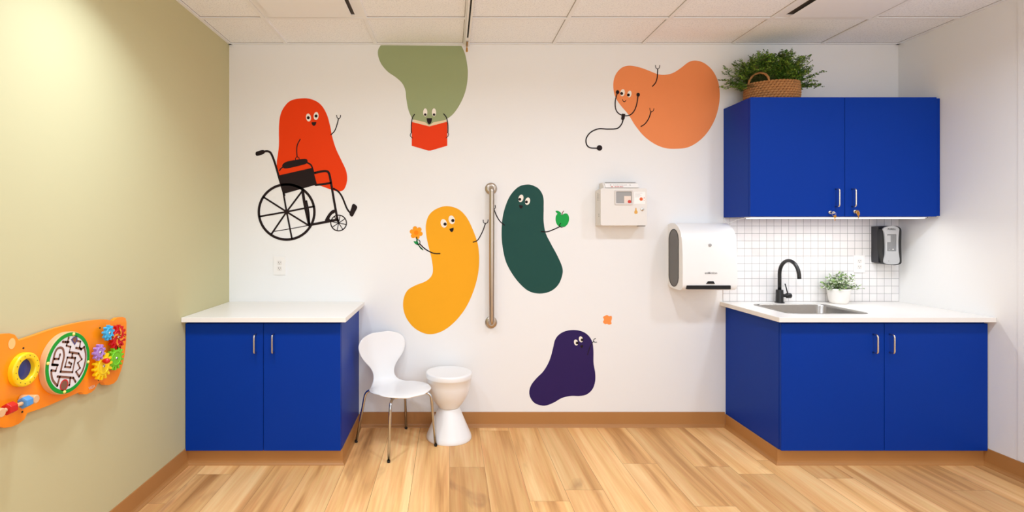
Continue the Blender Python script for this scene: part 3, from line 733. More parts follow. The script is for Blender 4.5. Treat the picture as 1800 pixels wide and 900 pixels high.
# ------------------------------------------------------------------ wall decals (flat vinyl on the back wall)
class Decal:
    def __init__(s, label, ox, oy, k, loc_px):
        s.ox, s.oy, s.k = ox, oy, k
        p = P(loc_px[0], loc_px[1], YB)
        s.t = thing('wall_decal', label, 'wall decal', (p.x, YB, p.z), 'bean character wall decals')
    def w(s, u, v): p = P(s.ox + u / s.k, s.oy + v / s.k, YB); return (p.x, p.z)
    def y(s, layer): return YB - .0006 - .0005 * layer
    def shape(s, name, loops, m, layer, parent=None):
        bm = B(); ww = []
        for i, lp in enumerate(loops): ww.append([s.w(p[0], p[1]) for p in lp])
        plate(bm, ww, XZ, s.y(layer)); return obj(name, bm, m, parent or s.t)
    def shapes(s, name, polys, m, layer, parent=None):
        bm = B()
        for lp in polys: plate(bm, [[s.w(p[0], p[1]) for p in lp]], XZ, s.y(layer))
        return obj(name, bm, m, parent or s.t)
    def body(s, pts, m): return s.shape('bean_body', [cr(pts, 7)], m, 0)
    def lines(s, name, strokes, m, layer, parent=None, smooth=True):
        bm = B(); f = lambda u, v, d: XZ(*s.w(u, v), d)
        for pts, w in strokes: strip_faces(bm, cr([(p[0], p[1]) for p in pts], 6, False) if smooth else pts, w, f, s.y(layer))
        bmesh.ops.recalc_face_normals(bm, faces=bm.faces); return obj(name, bm, m, parent or s.t)
    def eye(s, c, rx, ry, rot, pc, pr, lay=1):
        e = s.shape('eye', [ell(c[0], c[1], rx, ry, rot)], 'd_eye', lay); s.shape('pupil', [ell(pc[0], pc[1], pr)], 'd_black', lay + 1, e)
    def smile(s, a, b, bot, lay=1):
        a, b, bot = Vector(a), Vector(b), Vector(bot); mid = (a + b) / 2; d = bot - mid; pts = []
        for k in range(13):
            th = math.pi * k / 12; pts.append(mid + (a - mid) * math.cos(th) + d * math.sin(th))
        s.shape('mouth', [[(p.x, p.y) for p in pts]], 'd_black', lay)

D = Decal('red bean decal sitting in a black wheelchair', 420, 140, 3, (530, 423))
D.body([(340, 98), (275, 110), (238, 145), (218, 190), (211, 250), (211, 340), (206, 390), (200, 435), (203, 490), (225, 545), (300, 560), (380, 548), (430, 560), (480, 578), (520, 589), (548, 584), (563, 562), (571, 525), (565, 480), (540, 425), (512, 365), (492, 300), (480, 240), (462, 180), (432, 132), (390, 106)], 'd_red')
D.eye((367, 200), 13, 21, -8, (366, 201), 8); D.eye((407, 192), 13, 21, 6, (407, 192), 8)
D.smile((383, 225), (408, 223), (396, 244))
D.lines('arm', [([(485, 291), (505, 270), (518, 235), (525, 207)], 5.5), ([(515, 188), (518, 200), (526, 206), (534, 200), (536, 188)], 4)], 'd_black', 1)
D.lines('arm', [([(323, 315), (308, 345), (305, 375), (307, 408)], 5.5), ([(299, 426), (299, 414), (308, 408), (317, 413), (318, 424)], 4)], 'd_black', 1)
wc = D.lines('wheelchair', [([(130, 380), (152, 378), (170, 390), (190, 440), (213, 520), (240, 610)], 11), ([(214, 480), (225, 466), (245, 455)], 6), ([(358, 437), (380, 450), (390, 475), (394, 495)], 8),
    ([(400, 492), (432, 485), (462, 483), (476, 497), (486, 545), (502, 640), (521, 745)], 12), ([(405, 556), (445, 551), (484, 545)], 11), ([(500, 575), (526, 592), (546, 622), (570, 680), (590, 706)], 9),
    ([(335, 578), (348, 660), (372, 768)], 15), ([(356, 640), (368, 700), (371, 765)], 9), ([(375, 766), (440, 754), (520, 738)], 13), ([(185, 800), (280, 785), (378, 766)], 4)], 'd_black', 2)
D.shape('push_handle', [cr([(88, 388), (94, 380), (126, 371), (136, 378), (135, 388), (124, 395), (98, 402), (90, 398)], 4)], 'd_black', 3, wc)
D.shape('arm_pad', [cr([(232, 446), (262, 430), (345, 418), (362, 427), (358, 441), (335, 450), (255, 468), (232, 463)], 4)], 'd_black', 3, wc)
D.shape('seat_panel', [[(212, 505), (388, 465), (412, 553), (235, 603), (222, 560)]], 'd_black', 3, wc)
D.shape('footrest', [cr([(583, 706), (592, 680), (598, 660), (607, 655), (622, 667), (623, 678), (612, 700), (601, 720), (591, 721)], 4)], 'd_black', 3, wc)
D.shape('caster_fork', [cr([(453, 745), (470, 712), (490, 690), (510, 686), (508, 700), (490, 712), (478, 735), (500, 742), (470, 752)], 4)], 'd_black', 3, wc)
wh = D.shape('wheel', [ell(252, 698, 153, 152, n=64), ell(252, 698, 140, 139, n=64)[::-1]], 'd_black', 3, wc)
D.lines('spokes', [([(252, 697), p], 9) for p in ((340, 580), (398, 668), (370, 770), (280, 838), (172, 814), (108, 722), (128, 618), (235, 600))], 'd_black', 3, wh, False)
D.shapes('hub', [ell(252, 697, 14)], 'd_black', 4, wh)
wh = D.shape('wheel', [ell(526, 756, 44, 44, n=40), ell(526, 756, 38.5, 38.5, n=40)[::-1]], 'd_black', 3, wc)
D.lines('spokes', [([(526, 756), (526 + 40 * math.cos(a), 756 + 40 * math.sin(a))], 4) for a in [math.pi * k / 4 + .2 for k in range(8)]], 'd_black', 3, wh, False)

D = Decal('sage green bean decal hanging upside down from the ceiling reading a red book', 640, 60, 4.0909, (745, 265))
right = cr([(700, 84), (725, 140), (740, 210), (746, 280), (738, 370), (715, 450), (680, 520), (640, 575), (600, 607), (550, 635), (470, 662), (390, 640), (350, 612), (330, 575), (315, 530), (303, 460), (297, 405), (275, 355), (230, 312), (170, 270), (125, 217), (102, 160), (101, 115), (120, 80)], 6, False)
D.shape('bean_body', [right], 'd_sage', 0)
D.eye((440, 563), 15, 29, 0, (440, 579), 9); D.eye((503, 563), 15, 29, 0, (503, 579), 9)
D.smile((450, 605), (489, 605), (469, 648))
D.shape('book_pages', [[(343, 633), (360, 615), (440, 634), (467, 657), (500, 634), (590, 617), (598, 632), (470, 666)]], 'd_page', 2)
D.shape('book', [[(343, 632), (470, 664), (598, 630), (598, 803), (478, 838), (462, 838), (343, 803)]], 'd_book', 3)
D.lines('arm', [([(363, 578), (348, 602), (340, 650), (340, 706)], 7), ([(344, 707), (333, 720), (334, 735), (350, 748)], 4.5)], 'd_black', 4)
D.lines('arm', [([(572, 574), (592, 600), (602, 650), (603, 706)], 7), ([(599, 707), (608, 719), (601, 737), (590, 746)], 4.5)], 'd_black', 4)

D = Decal('yellow bean decal holding a small orange flower, left of the grab bar', 690, 310, 3, (775, 587))
D.body([(285, 157), (230, 172), (192, 205), (176, 255), (178, 310), (190, 370), (205, 430), (213, 490), (205, 525), (175, 553), (120, 575), (80, 600), (60, 640), (56, 690), (72, 745), (110, 795), (160, 825), (210, 832), (270, 812), (330, 765), (385, 695), (425, 610), (450, 520), (457, 440), (450, 360), (425, 285), (390, 215), (345, 172)], 'd_yellow')
D.eye((270, 248), 16, 23, -14, (277, 252), 8.5); D.eye((312, 229), 16, 23, -14, (318, 233), 8.5)
D.smile((300, 277), (322, 270), (314, 293))
D.lines('arm', [([(425, 347), (450, 335), (475, 290), (490, 248)], 5.5), ([(478, 230), (480, 243), (491, 249), (502, 241), (504, 229)], 4)], 'd_black', 1)
D.lines('flower_stem', [([(127, 322), (130, 342), (140, 366), (160, 387)], 6)], 'd_stem', 1)
D.shapes('flower_leaves', [cr([(111, 343), (125, 344), (138, 360), (122, 358)], 4), cr([(138, 362), (148, 372), (158, 386), (146, 380)], 4)], 'd_stem', 1)
D.shape('flower_petals', [[(125 + (22 + 13 * abs(math.cos(3 * (a - .25))) ** .55) * math.cos(a), 297 + (22 + 13 * abs(math.cos(3 * (a - .25))) ** .55) * math.sin(a)) for a in [2 * math.pi * k / 90 for k in range(90)]]], 'd_flower', 1)
D.shape('flower_center', [ell(125, 297, 12)], 'd_flower_c', 2)
D.lines('arm', [([(250, 407), (215, 405), (175, 385), (143, 356)], 6), ([(126, 343), (132, 334), (143, 340), (144, 352), (136, 361), (127, 357)], 4)], 'd_black', 2)

D = Decal('dark teal bean decal holding a green apple, right of the grab bar', 690, 310, 3, (940, 516))
D.body([(710, 43), (665, 55), (625, 95), (598, 150), (580, 220), (575, 300), (580, 370), (598, 450), (635, 520), (680, 575), (725, 608), (780, 618), (835, 605), (875, 570), (895, 520), (895, 480), (870, 420), (835, 355), (808, 300), (797, 240), (797, 170), (795, 110), (775, 70), (745, 50)], 'd_green')
D.eye((677, 116), 13, 20, 14, (671, 121), 7.5); D.eye((712, 131), 13, 20, 14, (706, 135), 7.5)
D.smile((668, 150), (688, 155), (676, 170))
D.lines('arm', [([(590, 257), (565, 235), (545, 200), (535, 172)], 5.5), ([(524, 158), (527, 170), (535, 173), (542, 165), (541, 153)], 4)], 'd_black', 1)
D.shape('apple', [cr([(893, 202), (875, 195), (862, 208), (860, 232), (868, 255), (884, 267), (896, 264), (908, 266), (924, 250), (931, 225), (926, 203), (912, 195)], 5)], 'd_apple', 1)
D.lines('apple_stalk', [([(893, 203), (896, 192), (902, 183)], 4)], 'd_twig', 2)
D.shape('apple_leaf', [cr([(859, 184), (874, 182), (891, 197), (873, 198)], 4)], 'd_apple', 2)
D.lines('arm', [([(785, 291), (815, 292), (850, 280), (884, 264)], 5.5), ([(887, 248), (880, 258), (888, 268), (900, 266)], 4)], 'd_black', 2)

D = Decal('orange bean decal wearing a stethoscope, left of the wall cabinet', 1010, 80, 4.2857, (1190, 262))
D.body([(415, 152), (360, 165), (318, 205), (295, 260), (293, 330), (310, 395), (350, 455), (405, 520), (455, 600), (520, 680), (600, 740), (680, 772), (760, 778), (850, 768), (930, 725), (1000, 655), (1055, 560), (1085, 460), (1093, 360), (1080, 270), (1040, 190), (980, 135), (915, 114), (860, 125), (800, 170), (745, 205), (690, 220), (630, 217), (560, 190), (490, 165)], 'd_orange')
D.eye((361, 356), 17, 27, 10, (354, 362), 11); D.eye((413, 366), 15, 26, 10, (405, 373), 11)
D.lines('mouth', [([(361, 408), (367, 421), (377, 424), (386, 413)], 5)], 'd_black', 1)
st = D.lines('stethoscope', [([(320, 362), (306, 420), (310, 480), (335, 515), (380, 530), (420, 522), (450, 490), (468, 440), (477, 380)], 8), ([(365, 560), (352, 595), (320, 625), (250, 630), (180, 628), (120, 655), (88, 700), (90, 745), (115, 770), (165, 774)], 9)], 'd_black', 3)
D.shape('yoke', [[(355, 514), (381, 516), (376, 552), (364, 568), (350, 555)]], 'd_black', 4, st)
D.shape('earpiece', [ell(323, 352, 13, 15)], 'd_black', 4, st); D.shape('earpiece', [ell(478, 371, 13, 15)], 'd_black', 4, st)
D.shapes('chest_piece', [ell(187, 772, 21)], 'd_black', 4, st)
D.lines('arm', [([(587, 307), (610, 280), (622, 240), (626, 178)], 8), ([(609, 150), (612, 168), (625, 176), (638, 168), (641, 150)], 5)], 'd_black', 1)
D.lines('arm', [([(500, 610), (530, 590), (558, 550), (575, 500)], 8), ([(566, 472), (569, 490), (580, 498), (593, 491), (597, 475)], 5)], 'd_black', 1)

D = Decal('small dark purple bean decal just above the baseboard', 910, 540, 4.5, (985, 713))
D.body([(440, 180), (375, 190), (325, 218), (295, 260), (280, 320), (262, 390), (238, 450), (200, 510), (150, 560), (110, 610), (92, 660), (98, 710), (130, 755), (180, 776), (230, 776), (290, 752), (350, 718), (420, 702), (490, 702), (545, 690), (590, 650), (612, 590), (613, 520), (600, 440), (599, 340), (588, 270), (555, 220), (505, 190)], 'd_purple')
D.eye((461, 279), 16, 24, -14, (470, 283), 11); D.eye((500, 254), 16, 24, -14, (509, 258), 11)
D.smile((494, 303), (517, 298), (508, 322))
D.lines('arm', [([(552, 375), (568, 325), (588, 285), (603, 268)], 6), ([(616, 248), (603, 254), (599, 266), (609, 277), (625, 276)], 5)], 'd_black', 1)
D = Decal('tiny orange splash decal above and right of the purple bean', 910, 540, 4.5, (1068, 570))
D.t['group'] = 'small wall decals'; D.shape('splash', [cr([(690, 68), (708, 62), (722, 71), (742, 70), (745, 92), (739, 112), (742, 131), (722, 138), (708, 132), (690, 133), (675, 118), (682, 98), (675, 78)], 5)], 'd_splash', 0)

# ------------------------------------------------------------------ activity panel on the left wall
BX = XL + .026                                   # front face of the board
def bq(px, py, X=BX): Y = F * -X / (PX - px); s = F / Y; return (Y, CAMZ - (py - PY) / s)
T_ = thing('activity_panel', 'orange wooden animal-shaped activity board with maze and gears on the green wall', 'play panel', (XL, 2.0, .8))
top = [(222.5, 566), (220.5, 559), (215, 557), (207, 558.5), (203, 561), (199, 564.5)]
edge = cr([bq(*p) for p in [(199, 564.5), (184, 561.5), (160, 563.5), (130, 569), (95, 578), (60, 590), (33, 599)]], 5, False)
ear = [bq(*p) for p in [(31, 595), (26, 588.5), (17, 586), (7, 586.5), (0, 588)]]
far = [(1.69, 1.012), (1.67, .985), (1.655, .95), (1.62, .96), (1.55, .965), (1.47, .95), (1.42, .91), (1.405, .86), (1.42, .80), (1.46, .765), (1.53, .75), (1.58, .735), (1.60, .70), (1.63, .682), (1.68, .676)]
low = [bq(*p) for p in [(0, 750), (8, 752), (20, 750.5), (33, 745), (43, 737), (48, 726)]]
belly = cr([bq(*p) for p in [(48, 726), (80, 715), (115, 700), (141, 689)]], 4, False)
foot = [bq(*p) for p in [(144, 690), (147, 693), (152, 693), (160, 690), (167, 684), (171, 676), (176, 671.5), (181, 672), (185, 676.5), (191, 677), (200, 674), (206, 668)]]
rear = cr([bq(*p) for p in [(206, 668), (213, 650), (219, 625), (222, 595), (222.5, 566)]], 4, False)
def t2(l): return [(p[0], p[1]) for p in l]
outline = t2(top and [bq(*p) for p in top[:-1]]) + t2(edge) + ear + far + low[:-1] + t2(belly) + foot[:-1] + t2(rear)[:-1]
bm = B(); plate(bm, [outline], YZ, BX - .018, BX); obj('board', bm, 'b_orange', T_, bevel=.003)
bm = B()
for (a, b) in ((2.25, .86), (1.8, .88), (1.8, .80), (2.2, .80)): box(bm, XL + .0005, BX - .017, a - .02, a + .02, b - .02, b + .02)
obj('wall_spacer', bm, 'b_wood', T_)
c = bq(20.5, 604); bm = B(); plate(bm, [ell(c[0], c[1], .0145, .0185)], YZ, BX + .0008); obj('ear_print', bm, 'b_ear', T_)
bm = B()
for p in ((41, 612), (39, 724), (175.5, 576.5), (173, 668)):
    c = bq(*p); lathe(bm, [(0, .0015), (.003, .0015), (.004, -.0005)], (BX, c[0], c[1]), 'x', 12)
obj('screws', bm, 'rubber', T_)
# porthole
X1 = BX + .020; c = bq(48.5, 649.5, X1)
bm = B(); lathe(bm, [(.036, -.0195), (.036, -.004), (.039, 0), (.054, 0), (.058, -.004), (.059, -.0195)], (X1, c[0], c[1]), 'x', 48); rg = obj('porthole_ring', bm, 'b_yellow', T_, smooth=True, bevel=.001)
bm = B()
for k in range(14):
    a = 2 * math.pi * k / 14; lathe(bm, [(0, .0008), (.0016, .0008), (.0016, -.001)], (X1, c[0] + .0475 * math.cos(a), c[1] + .0475 * math.sin(a)), 'x', 8)
obj('rivets', bm, 'rubber', rg)
bm = B(); plate(bm, [ell(c[0], c[1], .0365, n=40)], YZ, BX + .002); obj('mirror', bm, 'mirror_painted', rg)  # the mirror's dark blue reflection is painted as flat colour
bm = B(); plate(bm, [[p for p in ell(c[0], c[1], .0362, n=48) if p[0] < c[0] - .018]], YZ, BX + .0026); obj('added_glint', bm, 'mirror', rg)  # brighter sliver added over the mirror as a glint
# maze disc
X2 = BX + .023; c0 = bq(60 + 388 / 6.43, 560 + 500 / 6.43, X2)
def mq(zx, zy): return bq(60 + zx / 6.43, 560 + zy / 6.43, X2)
pt_, pb_ = mq(480, 138), mq(310, 868)
MR = .1385; mc = (mq(390, 500)[0] - .001, mq(390, 500)[1] + .0)
zt, zb = mq(470, 133)[1], mq(320, 870)[1]; mc = (mc[0], (zt + zb) / 2); MR = (zt - zb) / 2
print('maze', mc, MR, mq(627, 400), mq(128, 560))
bm = B(); lathe(bm, [(0, -.0225), (MR + .001, -.0225), (MR + .001, -.002), (MR - .001, 0), (0, 0)], (X2, mc[0], mc[1]), 'x', 72); md_ = obj('maze_disc', bm, 'b_wood', T_, bevel=.001)
bm = B(); plate(bm, [ell(mc[0], mc[1], MR - .002, n=72), ell(mc[0], mc[1], MR - .016, n=72)[::-1]], YZ, X2 + .0002, X2 + .002); obj('green_rim', bm, 'b_green', md_)
bm = B(); plate(bm, [ell(mc[0], mc[1], MR - .0155, n=72)], YZ, X2 + .0008); obj('maze_face', bm, 'b_white', md_)
WZ = 15 / 6.43 * (-X2) / (PX - 118) * 1.0
strokes = [[(320, 262), (352, 264), (388, 265)], [(388, 215), (362, 305), (408, 320), (395, 380), (500, 395), (535, 460), (490, 500), (515, 560), (470, 600), (505, 655)], [(470, 250), (520, 260), (510, 325), (530, 350)], [(470, 330), (530, 345), (562, 320)],
  [(430, 395), (425, 440)], [(462, 445), (430, 605), (295, 600)], [(225, 455), (275, 455), (290, 405)], [(265, 525), (200, 520)], [(462, 447), (372, 440), (345, 545), (408, 550), (418, 512), (390, 495)], [(200, 522), (262, 525), (240, 592), (190, 585)], [(260, 655), (440, 670), (465, 715)], [(405, 670), (395, 752), (370, 755)], [(285, 660), (258, 760)]]
curves = [[(505, 655), (548, 580), (575, 480), (580, 400), (562, 320)], [(295, 600), (318, 500), (335, 420), (325, 350), (295, 328), (255, 345), (228, 400), (210, 480), (200, 520)], [(190, 585), (193, 640), (210, 700), (258, 760)]]
bm = B()
for sk in strokes: strip_faces(bm, [mq(*p) for p in sk], .0088, YZ, X2 + .0014)
for sk in strokes:
    for p in sk[1:-1]: q = mq(*p); bm.faces.new([bm.verts.new(YZ(x, z, X2 + .0014)) for x, z in ell(q[0], q[1], .0044, n=10)])
for sk in curves: strip_faces(bm, [(p.x, p.y) for p in cr([mq(*p) for p in sk], 5, False)], .0088, YZ, X2 + .0014)
bmesh.ops.recalc_face_normals(bm, faces=bm.faces); obj('maze_track', bm, 'b_brown', md_)
dm = [mq(*p) for p in ((478, 190), (486, 240), (455, 300), (412, 235), (440, 210))]
bm = B(); cc = Vector((sum(p[0] for p in dm) / 5, sum(p[1] for p in dm) / 5)); inn = [tuple(cc + (Vector(p) - cc) * .74) for p in dm]; plate(bm, [dm, inn[::-1]], YZ, X2 + .002); obj('start_outline', bm, 'b_navy', md_)
bm = B(); plate(bm, [inn], YZ, X2 + .0019); obj('start_pocket', bm, 'b_brown', md_)
q = mq(334, 752); bm = B(); plate(bm, [ell(q[0], q[1], .0215), ell(q[0], q[1], .017)[::-1]], YZ, X2 + .002); obj('finish_outline', bm, 'b_red', md_)
bm = B(); plate(bm, [ell(q[0], q[1], .0172)], YZ, X2 + .0019); obj('finish_pocket', bm, 'b_brown', md_)
for a in (72, 162, 252, 342):
    a = math.radians(a + 5); bm = B(); lathe(bm, [(0, .005), (.004, .0045), (.0062, .002), (.0062, 0)], (X2 + .0018, mc[0] + (MR - .009) * math.cos(a), mc[1] + (MR - .009) * math.sin(a)), 'x', 16); obj('peg', bm, 'b_peg', md_, smooth=True)
# gears
def gear(px, py, r, n, m, X, ph=0, hub='nickel', th=.014, depth=.3):
    c = bq(px, py, X); pts = []
    for k in range(n):
        a0 = 2 * math.pi * (k + ph) / n; st = 2 * math.pi / n
        for da, rr in ((-.26, 1 - depth), (-.20, .97), (-.1, 1), (.1, 1), (.20, .97), (.26, 1 - depth)): pts.append((c[0] + r * rr * math.cos(a0 + da * st), c[1] + r * rr * math.sin(a0 + da * st)))
    bm = B(); plate(bm, [pts], YZ, X - th, X); g = obj('gear', bm, m, T_, bevel=.0015)
    bm = B(); lathe(bm, [(0, .003), (.004, .003), (.0065, .001), (.0065, -.001)], (X, c[0], c[1]), 'x', 16); obj('hub', bm, hub, g, smooth=True)
    bm = B(); lathe(bm, [(r * .5, -.0005), (r * .5, .0012), (r * .56, .0016), (r * .62, .0012), (r * .62, -.0005)], (X, c[0], c[1]), 'x', 32); obj('face_ring', bm, m, g, smooth=True)
    bm = B(); lathe(bm, [(.005, -.0005), (.005, BX - X + th * 0 - .0005)], (X - th, c[0], c[1]), 'x', 12)
    return g, c
G2 = BX + .026
gear(193, 585, .033, 9, 'b_blue', G2 + .009, .2)
g, c = gear(208.5, 592.5, .054, 14, 'b_red', G2)
bm = B()
for k in range(4):
    a = math.pi / 2 * k; sw = cr([(c[0] + q * .038 * math.cos(a + q * 1.5), c[1] + q * .038 * math.sin(a + q * 1.5)) for q in (.25, .5, .75, 1.0)], 4, False)
    strip_faces(bm, sw, .0085, YZ, G2 + .0022)
obj('swirl_print', bm, 'b_swirl', g)
gear(176.5, 619.5, .034, 9, 'b_purple', G2 + .009, .4)
gear(205, 629.5, .052, 14, 'b_lime', G2, .3)
g, c = gear(182.5, 643.5, .057, 14, 'b_gyellow', G2 + .004, .1)
bm = B(); q = bq(188.5, 634.5, G2 + .022); lathe(bm, [(0, .014), (.006, .013), (.0105, .008), (.012, 0), (.009, -.008), (.005, -.012), (.005, -.018)], (G2 + .018, q[0], q[1]), 'x', 24); obj('gear_knob', bm, 'b_red', g, smooth=True)
c = bq(161, 681, BX); lettering('lettering', 'VIGA', .017, (BX + .0012, c[0], c[1]), 's_cream', T_, face='+x', bold=.0003)
# abacus rod with beads
X3 = BX + .042; a = bq(62, 703, X3); b = bq(3, 724, X3)
e1 = bq(64, 701.5, X3 + .012); e0 = bq(4, 725.5, X3 + .012)
for e in (e1, e0):
    bm = B(); lathe(bm, [(0, .0), (.013, .0), (.0145, -.002), (.0145, -.0525), (0, -.0525)], (X3 + .013, e[0], e[1]), 'x', 24); obj('post', bm, 'b_wood', T_, bevel=.001)
bm = B(); tube(bm, [(X3, e1[0], e1[1]), (X3, e0[0], e0[1])], .0065, 14); obj('rod', bm, 'b_wood', T_, smooth=True)
dv = (Vector((0, e1[0], e1[1])) - Vector((0, e0[0], e0[1])))
for f_, m in ((.20, 'b_red'), (.66, 'b_bead')):
    p0 = Vector((X3, e0[0], e0[1])) + dv * (f_); p1 = p0 + dv * .22
    bm = B(); tube(bm, [p0, p0 + (p1 - p0) * .06, p0 + (p1 - p0) * .94, p1], [.014, .0195, .0195, .014], 6); obj('bead', bm, m, T_, bevel=.0012)

# ------------------------------------------------------------------ basket and fern on the wall cabinet
BC = Vector((2.112, 3.392, UZ1)); yaw = math.radians(-14)
def bw(x, y, z): return Vector((BC.x + x * math.cos(yaw) - y * math.sin(yaw), BC.y + x * math.sin(yaw) + y * math.cos(yaw), BC.z + z))
t = thing('woven_basket', 'oval woven seagrass basket with loop handle on top of the wall cabinet', 'basket', BC)
bm = B(); rows_, segs = 8, 44; rh = .0160
for j in range(rows_):
    z = .009 + j * rh; k_ = 1.0 + .03 * math.sin(math.pi * j / (rows_ - 1))
    for i in range(segs):
        a0 = 2 * math.pi * (i + (.5 if j % 2 else 0)) / segs; da = 2 * math.pi / segs * .82
        pts = []
        for q in range(5):
            a = a0 + da * (q / 4 - .5) * 1.5; rr = k_ + (.022 * math.sin(math.pi * q / 4))
            pts.append(bw(.151 * rr * math.cos(a), .102 * rr * math.sin(a), z + (q / 4 - .5) * .010))
        tube(bm, pts, [.0035, .0085, .0098, .0085, .0035], 6)
for k_ in range(2):   # solid core wall behind the strands and a floor
    pass
core = [[bm.verts.new(bw(.147 * math.cos(2 * math.pi * i / 40), .098 * math.sin(2 * math.pi * i / 40), z)) for i in range(40)] for z in (.003, rows_ * rh - .004)]
for i in range(40): bm.faces.new((core[0][i], core[0][(i + 1) % 40], core[1][(i + 1) % 40], core[1][i]))
bm.faces.new(core[0][::-1]); obj('basket_body', bm, 'wicker', t, smooth=True)
bm = B(); hz = rows_ * rh - .01; ca = math.radians(215)
# left loop handle, facing the room
h0 = bw(.178 * math.cos(math.radians(190)), .114 * math.sin(math.radians(190)), hz); h1 = bw(.178 * math.cos(math.radians(262)), .114 * math.sin(math.radians(262)), hz)
def hand(h0, h1):
    bm = B(); pts = []
    for k in range(25):
        a = math.pi * k / 24; m_ = (h0 + h1) / 2; pts.append(m_ + (h0 - m_) * math.cos(a) + Vector((0, 0, .066)) * math.sin(a))
    tube(bm, pts, [.0068 + .0014 * math.sin(k * 2.2) for k in range(25)], 8); return bm
h0 = bw(-.150, -.045, hz); h1 = bw(-.050, -.108, hz)
obj('handle', hand(h0, h1), 'wicker', t, smooth=True)
h0 = bw(.176, .02, hz); h1 = bw(.12, .085, hz - .07)
def leaf_quad(bm, p, d, n, L, W):
    d = d.normalized(); s = d.cross(n)
    if s.length < 1e-4: s = d.orthogonal()
    s = s.normalized(); a, b, c, e = p, p + d * L * .45 + s * W, p + d * L, p + d * L * .45 - s * W
    bm.faces.new([bm.verts.new(v) for v in (a, b, c, e)])

rnd = random.Random(11)
tf = thing('fern_plant', 'bushy green fern with fine leaflets spilling out of the woven basket', 'plant', BC + Vector((0, 0, .02)))
bs, bf, bl, bb = B(), B(), B(), B()
def okp(p): return p.y < YB - .012 and p.z < CEIL - .03
specials = [(178, .27, 14), (168, .27, 34), (190, .25, 4), (158, .25, 44), (8, .27, 40), (-8, .28, 26), (14, .23, 14), (-20, .22, 4), (340, .26, 50), (176, .26, 24), (4, .28, 52)]
NST = 260
for i in range(NST):
    if i < len(specials): az, L, elv = specials[i]; az = math.radians(az); el = math.radians(elv + 8)
    else: az = rnd.uniform(0, 2 * math.pi); el = math.radians(rnd.choice((rnd.uniform(12, 50), rnd.uniform(45, 90), rnd.uniform(55, 90)))); L = rnd.uniform(.15, .25)
    sx, sy = rnd.uniform(-.09, .09), rnd.uniform(-.045, .045)
    if i < len(specials): sx, sy = .07 * math.cos(az), .03 * math.sin(az)
    p = bw(sx, sy, .08); dirv = Vector((math.cos(az) * math.cos(el), math.sin(az) * math.cos(el) * .55, math.sin(el)))
    pts = [p]; nseg = 14
    for k in range(nseg):
        dirv = (dirv + Vector((0, 0, -.028 if i >= len(specials) else -.016)) + Vector((rnd.gauss(0, .03), rnd.gauss(0, .03), rnd.gauss(0, .02)))).normalized()
        q = pts[-1] + dirv * (L / nseg)
        if q.y > YB - .03: dirv.y = -abs(dirv.y) * .3; q.y = YB - .03
        if q.z > CEIL - .045: dirv.z = 0; q.z = CEIL - .045
        if q.z < UZ1 + .02 and q.x > UX0 - .02: q.z = UZ1 + .02
        if q.z < UZ1 + .135 and q.y < BC.y - .07: q.y = BC.y - .07
        if q.z < UZ1 + .17 and q.x < BC.x + .02 and q.y < BC.y - .04: q.y = BC.y - .04
        pts.append(q)
    tube(bs, pts, [.0014 - .0008 * k / nseg for k in range(nseg + 1)], 4)
    for k in range(3, nseg + 1):
        d = (pts[k] - pts[k - 1]).normalized(); fr = k / nseg
        for sgn in (1, -1):
            up = Vector((rnd.gauss(0, .4), rnd.gauss(-.3, .4), 1)).normalized(); side = d.cross(up).normalized() * sgn
            bdir = (side * .8 + d * .75 + Vector((0, 0, rnd.gauss(0.05, .25)))).normalized(); bL = (.058 * (1 - .62 * fr)) * rnd.uniform(.7, 1.2)
            if not okp(pts[k] + bdir * bL * 1.3): bdir.y = -abs(bdir.y); bdir.z *= .3
            if not okp(pts[k] + bdir * bL * 1.3): continue
            tube(bs, [pts[k], pts[k] + bdir * bL], .0005, 3, caps=False)
            nl = 4 if fr < .7 else 3
            tgt = bl if rnd.random() < .28 + .25 * fr else bf
            e_ = pts[k] + bdir * bL
            if BC.x - .2 < e_.x < BC.x - .015 and e_.z < UZ1 + .19 and e_.y < BC.y + .035: continue
            if (pts[k] + bdir * bL).z < UZ1 + .125 and (pts[k] + bdir * bL).y < BC.y - .085: continue
            for j in range(nl):
                b0 = pts[k] + bdir * bL * (j + .6) / nl
                for s2 in (1, -1):
                    ld = (bdir * .6 + bdir.cross(up).normalized() * s2 + Vector((rnd.gauss(0, .3), rnd.gauss(0, .3), rnd.gauss(0, .3)))).normalized()
                    leaf_quad(tgt, b0, ld, up + Vector((rnd.gauss(0, .5), rnd.gauss(0, .5), 0)), rnd.uniform(.011, .018) * (1.12 - .35 * fr), rnd.uniform(.0034, .0054))
            if fr > .82 and rnd.random() < .35:
                c_ = pts[k] + bdir * bL * 1.1
                bmesh.ops.create_icosphere(bb, subdivisions=1, radius=.0032, matrix=Matrix.Translation(c_))
obj('stems', bs, 'fern_stem', tf, smooth=True); obj('foliage', bf, 'fern', tf); o = obj('young_foliage', bl, 'fern2', tf); o['label'] = 'lighter green young leaflets'; o = obj('buds', bb, 'fern_bud', tf, smooth=True); o['kind'] = 'stuff'
bm = B(); lathe(bm, [(0, .088), (.08, .088), (.085, .08), (.075, .009), (0, .009)], BC, n=32, sx=1.40, sy=.92)
for v in bm.verts: v.co = bw(v.co.x - BC.x, v.co.y - BC.y, v.co.z - BC.z)
obj('nursery_pot', bm, 'soil', tf, smooth=True)

